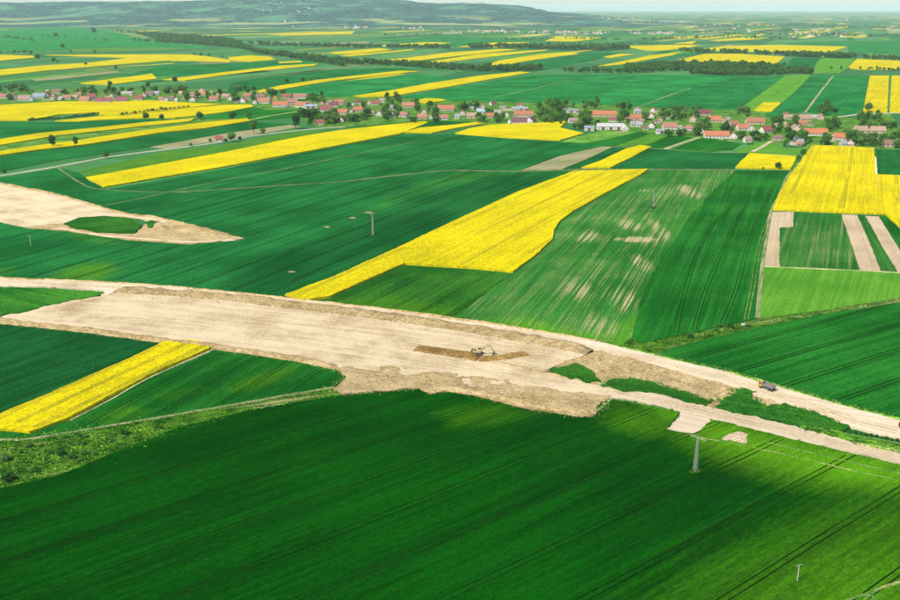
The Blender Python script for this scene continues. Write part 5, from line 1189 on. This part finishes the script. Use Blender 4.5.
# ------------------------------------------------------------------ far settlements: tiny pale houses
def far_house_mesh(rc, seed):
    r = random.Random(seed); L, D, h = r.uniform(11, 20), r.uniform(8, 11), r.uniform(3.2, 5.5)
    b = MB(); b.box((0, 0, h / 2 - .3), (L, D, h + .6))
    me_ = b.mesh('wall'); me_.materials.append(WALL['white'])
    q = MB(); q.prism([(-D / 2 - .4, h - .1), (D / 2 + .4, h - .1), (0, h + D * .38)], -L / 2 - .4, L / 2 + .4)
    rm = q.mesh('roof'); rm.transform(Matrix.Rotation(R(90), 4, 'Z')); rm.materials.append(ROOF[rc]); return me_, rm
FAR = [far_house_mesh(c, i) for i, c in enumerate(('salmon', 'orange', 'tan', 'white', 'brown', 'grey', 'pink', 'red'))]
for (x0, x1, y0, y1, n, lab) in ((452, 520, 30.5, 32.8, 34, 'tiny pale house of the far village below the wooded hill'), (526, 552, 31, 33, 10, 'tiny pale house at the right end of the far hill village'), (555, 612, 31.8, 34.4, 26, 'tiny pale house of the far settlement before the plain'), (622, 672, 31.8, 34.5, 22, 'tiny pale house in the far settlement on the plain'),
                                 (345, 368, 26.5, 29, 14, 'tiny house of the far village at the foot of the hill'), (255, 330, 21.5, 27, 18, 'tiny house at the foot of the wooded hill, left group'), (395, 432, 27.5, 30, 8, 'tiny house at the foot of the wooded hill, right group'), (600, 690, 20, 24, 36, 'tiny pale building of the far town'),
                                 (690, 780, 24, 32, 20, 'tiny pale building scattered over the far plain'), (790, 850, 29, 38, 24, 'tiny pale building of the far right settlement'), (820, 850, 19, 21, 16, 'tiny pale building of the farthest settlement')):
    for i in range(n):
        x, y = rnd.uniform(x0, x1), rnd.uniform(y0, y1); p = G(x, y); wm, rm = FAR[rnd.randrange(len(FAR))]
        z = max(0.0, hill_h(p.x, p.y) + 0.3) if p.y > 6950 else 0.0
        o = empty('house', (p.x, p.y, z), rnd.uniform(-.5, .5) + rnd.choice((0, 1.57))); s = rnd.uniform(.8, 1.35); o.scale = (s, s, s)
        link(bpy.data.objects.new('wall', wm), o); link(bpy.data.objects.new('roof', rm), o)
        tag(o, lab, 'house', 'houses: ' + lab)
ch = empty('church', tuple(G(357.5, 28) + Vector((0, 0, max(0, hill_h(G(357.5, 28).x, G(357.5, 28).y))))))
b = MB(); b.box((0, 0, 5), (26, 12, 10.6)); b.build('nave', WALL['white'], ch)
b = MB(); b.box((-15, 0, 12), (8, 8, 24.6)); b.build('tower', WALL['white'], ch)
b = MB(); b.prism([(-6.6, 10.2), (6.6, 10.2), (0, 16)], -13.2, 13.2); q = b.mesh('roof'); q.transform(Matrix.Rotation(R(90), 4, 'Z')); mesh_obj('roof', q, ROOF['red'], ch)
b = MB(); b.bar((-15, 0, 24.3), (-15, 0, 36), 6.0, 4, .2); b.build('spire', ROOF['dark'], ch)
tag(ch, 'tiny white church with a tower in the far village under the hill', 'church')

# ------------------------------------------------------------------ lattice masts and poles
def mast(x, y, H, arm_px, label, w0=1.1, arm=3.0, member=0.036):
    p = G(x, y); a = math.atan2(*(lambda d: (d.y, d.x))(arm_px))
    o = empty('lattice_mast', (p.x, p.y, 0.0), a)
    for q_ in range(1):
        g_ = []
        for i_ in range(12): g_.append((x + 4.2 / mpp(x, y) * .5 * math.cos(i_ * .5236) * rnd.uniform(.7, 1.2), y + 4.2 / mpp(x, y) * .25 * math.sin(i_ * .5236) * rnd.uniform(.7, 1.2)))
        sheet('weed_patch', g_, .56, 'verge', 'weedy unploughed patch at the foot of a lattice mast', .3, tone=.45, step=.8)
    def wd(z): return (w0 + (0.45 - w0) * z / H) / 2
    for sx_ in (-1, 1):
        for sy_ in (-1, 1):
            b = MB(); b.bar((sx_ * wd(0), sy_ * wd(0), 0.2), (sx_ * wd(H), sy_ * wd(H), H), member * 1.35); b.build('leg', M['galv'], o)
            b = MB(); b.box((sx_ * wd(0), sy_ * wd(0), 0.2), (.42, .42, .7)); b.build('footing', M['concrete'], o, bevel=.05)
    zs = [0.6]
    while zs[-1] < H - 0.5: zs.append(zs[-1] + max(0.9, wd(zs[-1]) * 2.6))
    for z0, z1 in zip(zs, zs[1:]):
        z1 = min(z1, H)
        b = MB()
        for sg in (-1, 1):
            b.bar((-wd(z0), sg * wd(z0), z0), (wd(z1), sg * wd(z1), z1), member); b.bar((wd(z0), sg * wd(z0), z0), (-wd(z1), sg * wd(z1), z1), member)
            b.bar((sg * wd(z0), -wd(z0), z0), (sg * wd(z1), wd(z1), z1), member); b.bar((sg * wd(z0), wd(z0), z0), (sg * wd(z1), -wd(z1), z1), member)
            b.bar((-wd(z1), sg * wd(z1), z1), (wd(z1), sg * wd(z1), z1), member); b.bar((sg * wd(z1), -wd(z1), z1), (sg * wd(z1), wd(z1), z1), member)
        b.build('bracing', M['galv'], o)
    b = MB()
    for sg in (-1, 1): b.bar((-arm, sg * .22, H - .2), (arm, sg * .22, H - .2), member * 1.5)
    b.bar((-arm, 0, H - .2), (0, 0, H + .75), member); b.bar((arm, 0, H - .2), (0, 0, H + .75), member)
    for k in range(-4, 5): b.bar((k * arm / 4.2, -.22, H - .2), (k * arm / 4.2, .22, H - .2), member)
    b.build('cross_arm', M['galv'], o)
    for u in (-arm + .15, 0, arm - .15):
        b = MB(); b.lathe((u, 0, H - .2 if u else H + .7), (0, 0, 1), [(0, .06), (.12, .17), (.2, .07), (.32, .16), (.4, .06), (.55, .05)], 8); b.build('insulator', M['porcelain'], o)
    return tag(o, label, 'mast', 'lattice masts in the fields')
def armdir(a, b, h):
    return G(*b, z=h) - G(*a, z=h)
mast(695, 472, 12.2, armdir((687.5, 435.5), (707, 444), 12), 'nearest lattice power mast in the foreground wheat')
mast(373, 236, 15.0, armdir((364, 214.5), (377, 210), 15), 'lattice power mast in the wide green field left of the rapeseed', member=.045)
mast(653.5, 208, 14.5, armdir((646, 190), (661, 186), 14), 'lattice power mast at the top of the streaked field', member=.045)
def pole(x, y, H, label, r=0.14):
    p = G(x, y); o = empty('utility_pole', (p.x, p.y, 0), 0.4)
    b = MB(); b.bar((0, 0, -.5), (0, 0, H), r, 10, r * .6); b.build('shaft', M['concrete'], o)
    b = MB(); b.box((0, 0, H - .25), (2.2, .12, .14)); b.build('cross_arm', M['galv'], o)
    for u in (-.95, 0, .95):
        b = MB(); b.lathe((u, 0, H - .18 if u else H), (0, 0, 1), [(0, .04), (.08, .1), (.2, .08), (.26, .03)], 8); b.build('insulator', M['porcelain'], o)
    return tag(o, label, 'pole')
pole(797, 582, 5.2, 'short pale pole in the bottom right corner of the wheat')
pole(31, 246, 6.5, 'thin pale pole in the green field above the haul road at the left', .16)
pole(876.5, 189.5, 11, 'thin pole in the large right hand rapeseed field', .17)
st = MB(); st.box((0, 0, .35), (1.9, 1.1, .9)); st.box((.7, .3, .2), (1.1, .9, .6), .4); st.box((-.8, -.2, .2), (1.0, .8, .55), -.5)
s_ = st.build('boulder', M['concrete'], None, bevel=.18); s_.location = G(743.5, 325.5); s_.location.z = .15; s_.rotation_euler.z = .3
tag(s_, 'pale boulder lying on the grass strip dividing the right fields', 'boulder')

# ------------------------------------------------------------------ machines
def excavator(x, y, rz):
    p = G(x, y, .7); z0 = hbed(p.x, p.y) + .02
    o = empty('excavator', (p.x, p.y, z0), rz)
    for sg in (-1, 1):
        b = MB(); pr = []
        for i in range(20):
            t = 2 * math.pi * i / 20; cx_ = 1.55 if math.cos(t) > 0 else -1.55
            pr.append((cx_ + .45 * math.cos(t), .47 + .45 * math.sin(t)))
        b.prism(pr, sg * 1.15 - .3, sg * 1.15 + .3); tk = b.build('track', M['dark_steel'], o)
        b = MB()
        for k in range(5): b.lathe((-1.4 + .7 * k, sg * 1.15 + sg * .28, .42), (0, sg, 0), [(0, .26), (.08, .26)], 10)
        b.build('roller', M['grey_paint'], tk)
    b = MB(); b.box((0, 0, .6), (2.4, 1.9, .5)); b.lathe((0, 0, .8), (0, 0, 1), [(0, .75), (.3, .75)], 16); b.build('undercarriage', M['dark_steel'], o)
    b = MB(); b.prism([(-2.1, 1.12), (1.5, 1.12), (1.5, 1.75), (.3, 2.0), (-1.5, 2.15), (-2.1, 1.9)], -1.3, 1.3); b.build('body', M['olive_paint'], o, bevel=.05)
    b = MB(); b.prism([(-2.75, 1.2), (-2.05, 1.15), (-2.05, 2.2), (-2.6, 2.15)], -1.3, 1.3); b.build('counterweight', M['dark_steel'], o, bevel=.08)
    b = MB(); b.prism([(.1, 1.78), (1.55, 1.78), (1.62, 2.35), (1.25, 3.05), (.1, 3.05)], .35, 1.28); cb = b.build('cab', M['olive_paint'], o, bevel=.04)
    b = MB(); b.prism([(.3, 2.2), (1.45, 2.2), (1.15, 2.9), (.3, 2.9)], .31, 1.32); b.prism([(1.56, 2.3), (1.66, 2.35), (1.30, 3.0), (1.22, 2.95)], .45, 1.18); b.build('window', M['glass'], cb)
    b = MB(); b.box((-1.2, -.5, 2.3), (.9, .9, .35)); b.bar((-1.0, -.9, 2.2), (-1.0, -.9, 2.9), .07, 8); b.build('engine_hood', M['dark_steel'], o)
    pts = [(1.3, 1.6), (2.2, 3.3), (3.9, 4.1), (5.9, 3.75)]
    b = MB()
    for (a, c, h0, h1) in ((0, 1, .28, .34), (1, 2, .34, .34), (2, 3, .34, .22)):
        A, C2 = Vector((pts[a][0], -.2, pts[a][1])), Vector((pts[c][0], -.2, pts[c][1])); b.bar(A, C2, h0, 4, h1)
    b.build('boom', M['olive_paint'], o)
    b = MB(); b.bar((5.5, -.2, 4.2), (6.9, -.2, 1.5), .26, 4, .17); b.build('stick', M['olive_paint'], o)
    b = MB(); b.prism([(6.7, 1.7), (7.25, 1.55), (7.4, 1.0), (7.1, .45), (6.5, .3), (6.2, .55), (6.75, .7), (6.95, 1.05), (6.65, 1.35)], -.8, .4); bk = b.build('bucket', M['dark_steel'], o)
    b = MB()
    for k in range(4): b.box((6.2, -.65 + .3 * k, .5), (.3, .1, .1))
    b.build('tooth', M['grey_paint'], bk)
    for (a, c) in (((1.5, -.55, 1.6), (3.3, -.55, 3.65)), ((1.5, .15, 1.6), (3.3, .15, 3.65)), ((3.7, -.2, 4.5), (5.6, -.2, 4.35)), ((5.9, -.2, 3.9), (6.95, -.2, 1.9))):
        b = MB(); b.bar(a, c, .09, 8); b.build('hydraulic_cylinder', M['grey_paint'], o)
    return tag(o, 'dusty yellow tracked excavator with its arm reaching right beside the clay heap', 'excavator')
excavator(477.5, 354.5, R(-8))

def wheel(o, x, y, r, w, sg):
    b = MB(); b.lathe((x, y, r), (0, sg, 0), [(-w / 2, r * .82), (-w / 2 + .06, r), (w / 2 - .06, r), (w / 2, r * .82), (w / 2, r * .55)], 16); wh = b.build('wheel', M['rubber'], o, True)
    b = MB(); b.lathe((x, y + sg * (w / 2 - .05), r), (0, sg, 0), [(0, r * .55), (.03, r * .5), (.06, r * .2), (.1, r * .18)], 12); b.build('rim', M['grey_paint'], wh)
def tipper(x, y, rz, paint, label, body='grey_paint', z=0.82):
    p = G(x, y); o = empty('tipper_truck', (p.x, p.y, z), rz)
    b = MB(); b.box((0, 0, .95), (7.2, .9, .3)); b.build('chassis', M['dark_steel'], o)
    for sg in (-1, 1):
        for wx in (-2.6, 1.4, 2.7): wheel(o, wx, sg * 1.0, .55, .45, sg)
    b = MB(); b.prism([(-3.7, .75), (-1.9, .75), (-1.9, 2.9), (-2.2, 3.05), (-3.35, 3.0), (-3.72, 2.0)], -1.2, 1.2); cb = b.build('cab', M[paint], o, bevel=.06)
    b = MB(); b.prism([(-3.76, 2.0), (-3.66, 1.98), (-3.33, 2.85), (-3.42, 2.87)], -1.05, 1.05); b.prism([(-3.3, 1.95), (-2.3, 1.95), (-2.3, 2.75), (-3.1, 2.75)], -1.24, 1.24); b.build('window', M['glass'], cb)
    for sg in (-1, 1):
        b = MB(); b.box((-3.72, sg * .9, 1.1), (.1, .35, .22)); b.build('headlight', M['frame'], cb)
    b = MB()
    b.prism([(-1.7, 1.25), (3.3, 1.25), (3.75, 2.5), (3.6, 2.55), (3.15, 1.4), (-1.55, 1.4)], -1.25, 1.25)
    for sg in (-1, 1): b.prism([(-1.7, 1.3), (3.3, 1.3), (3.75, 2.55), (-1.7, 2.75)], sg * 1.2 - .06, sg * 1.2 + .06)
    b.box((-1.66, 0, 2.05), (.12, 2.4, 1.6)); b.box((-2.0, 0, 2.95), (.9, 2.5, .1))
    bd = b.build('tipping_body', M[body], o)
    b = MB()
    for k in range(5):
        for sg in (-1, 1): b.box((-1.2 + k * 1.05, sg * 1.3, 1.98), (.12, .1, 1.2))
    b.build('rib', M[body], bd)
    b = MB(); V_, F_ = [], []
    n = 9
    for i in range(n):
        for j in range(6):
            u, w = i / (n - 1), j / 5; V_.append((-1.5 + 4.6 * u, -1.1 + 2.2 * w, 1.9 + .75 * math.sin(math.pi * u) * math.sin(math.pi * w) + .1 * noise.noise((u * 6, w * 6, 0))))
    for i in range(n - 1):
        for j in range(5): F_.append((i * 6 + j, (i + 1) * 6 + j, (i + 1) * 6 + j + 1, i * 6 + j + 1))
    b.add(V_, F_); ld = b.build('load', M['spoil'], o); ld['row_angle'] = 0.0; ld['tone'] = .8
    o.scale = (.88,) * 3
    return tag(o, label, 'truck')
ht = row_angle((725, 378), (800, 402))
tipper(766.5, 391, ht, 'yellow_paint', 'yellow tipper truck with dark grey body on the haul road')
tipper(908.5, 432, row_angle((850, 418), (900, 432)), 'dark_steel', 'truck half cut off by the right edge on the haul road')

# ------------------------------------------------------------------ haze
def haze():
    b = MB(); b.box((0, 22500 - 600, (300 - 3.0) / 2), (86000, 49500, 303.0))
    o = b.build('haze', None); o.location.z = 0
    m = bpy.data.materials.new('haze_air'); m.use_nodes = True; t = m.node_tree; t.nodes.clear()
    v = t.nodes.new('ShaderNodeVolumePrincipled'); v.inputs['Color'].default_value = (0.79, 0.975, 1.0, 1)
    v.inputs['Density'].default_value = 0.000030; v.inputs['Anisotropy'].default_value = 0.0
    v.inputs['Density Attribute'].default_value = ''
    u = t.nodes.new('ShaderNodeOutputMaterial'); t.links.new(v.outputs[0], u.inputs['Volume'])
    o.data.materials.append(m)
    tag(o, 'thin pale haze lying over the whole plain', 'haze', None, 'stuff')
haze()
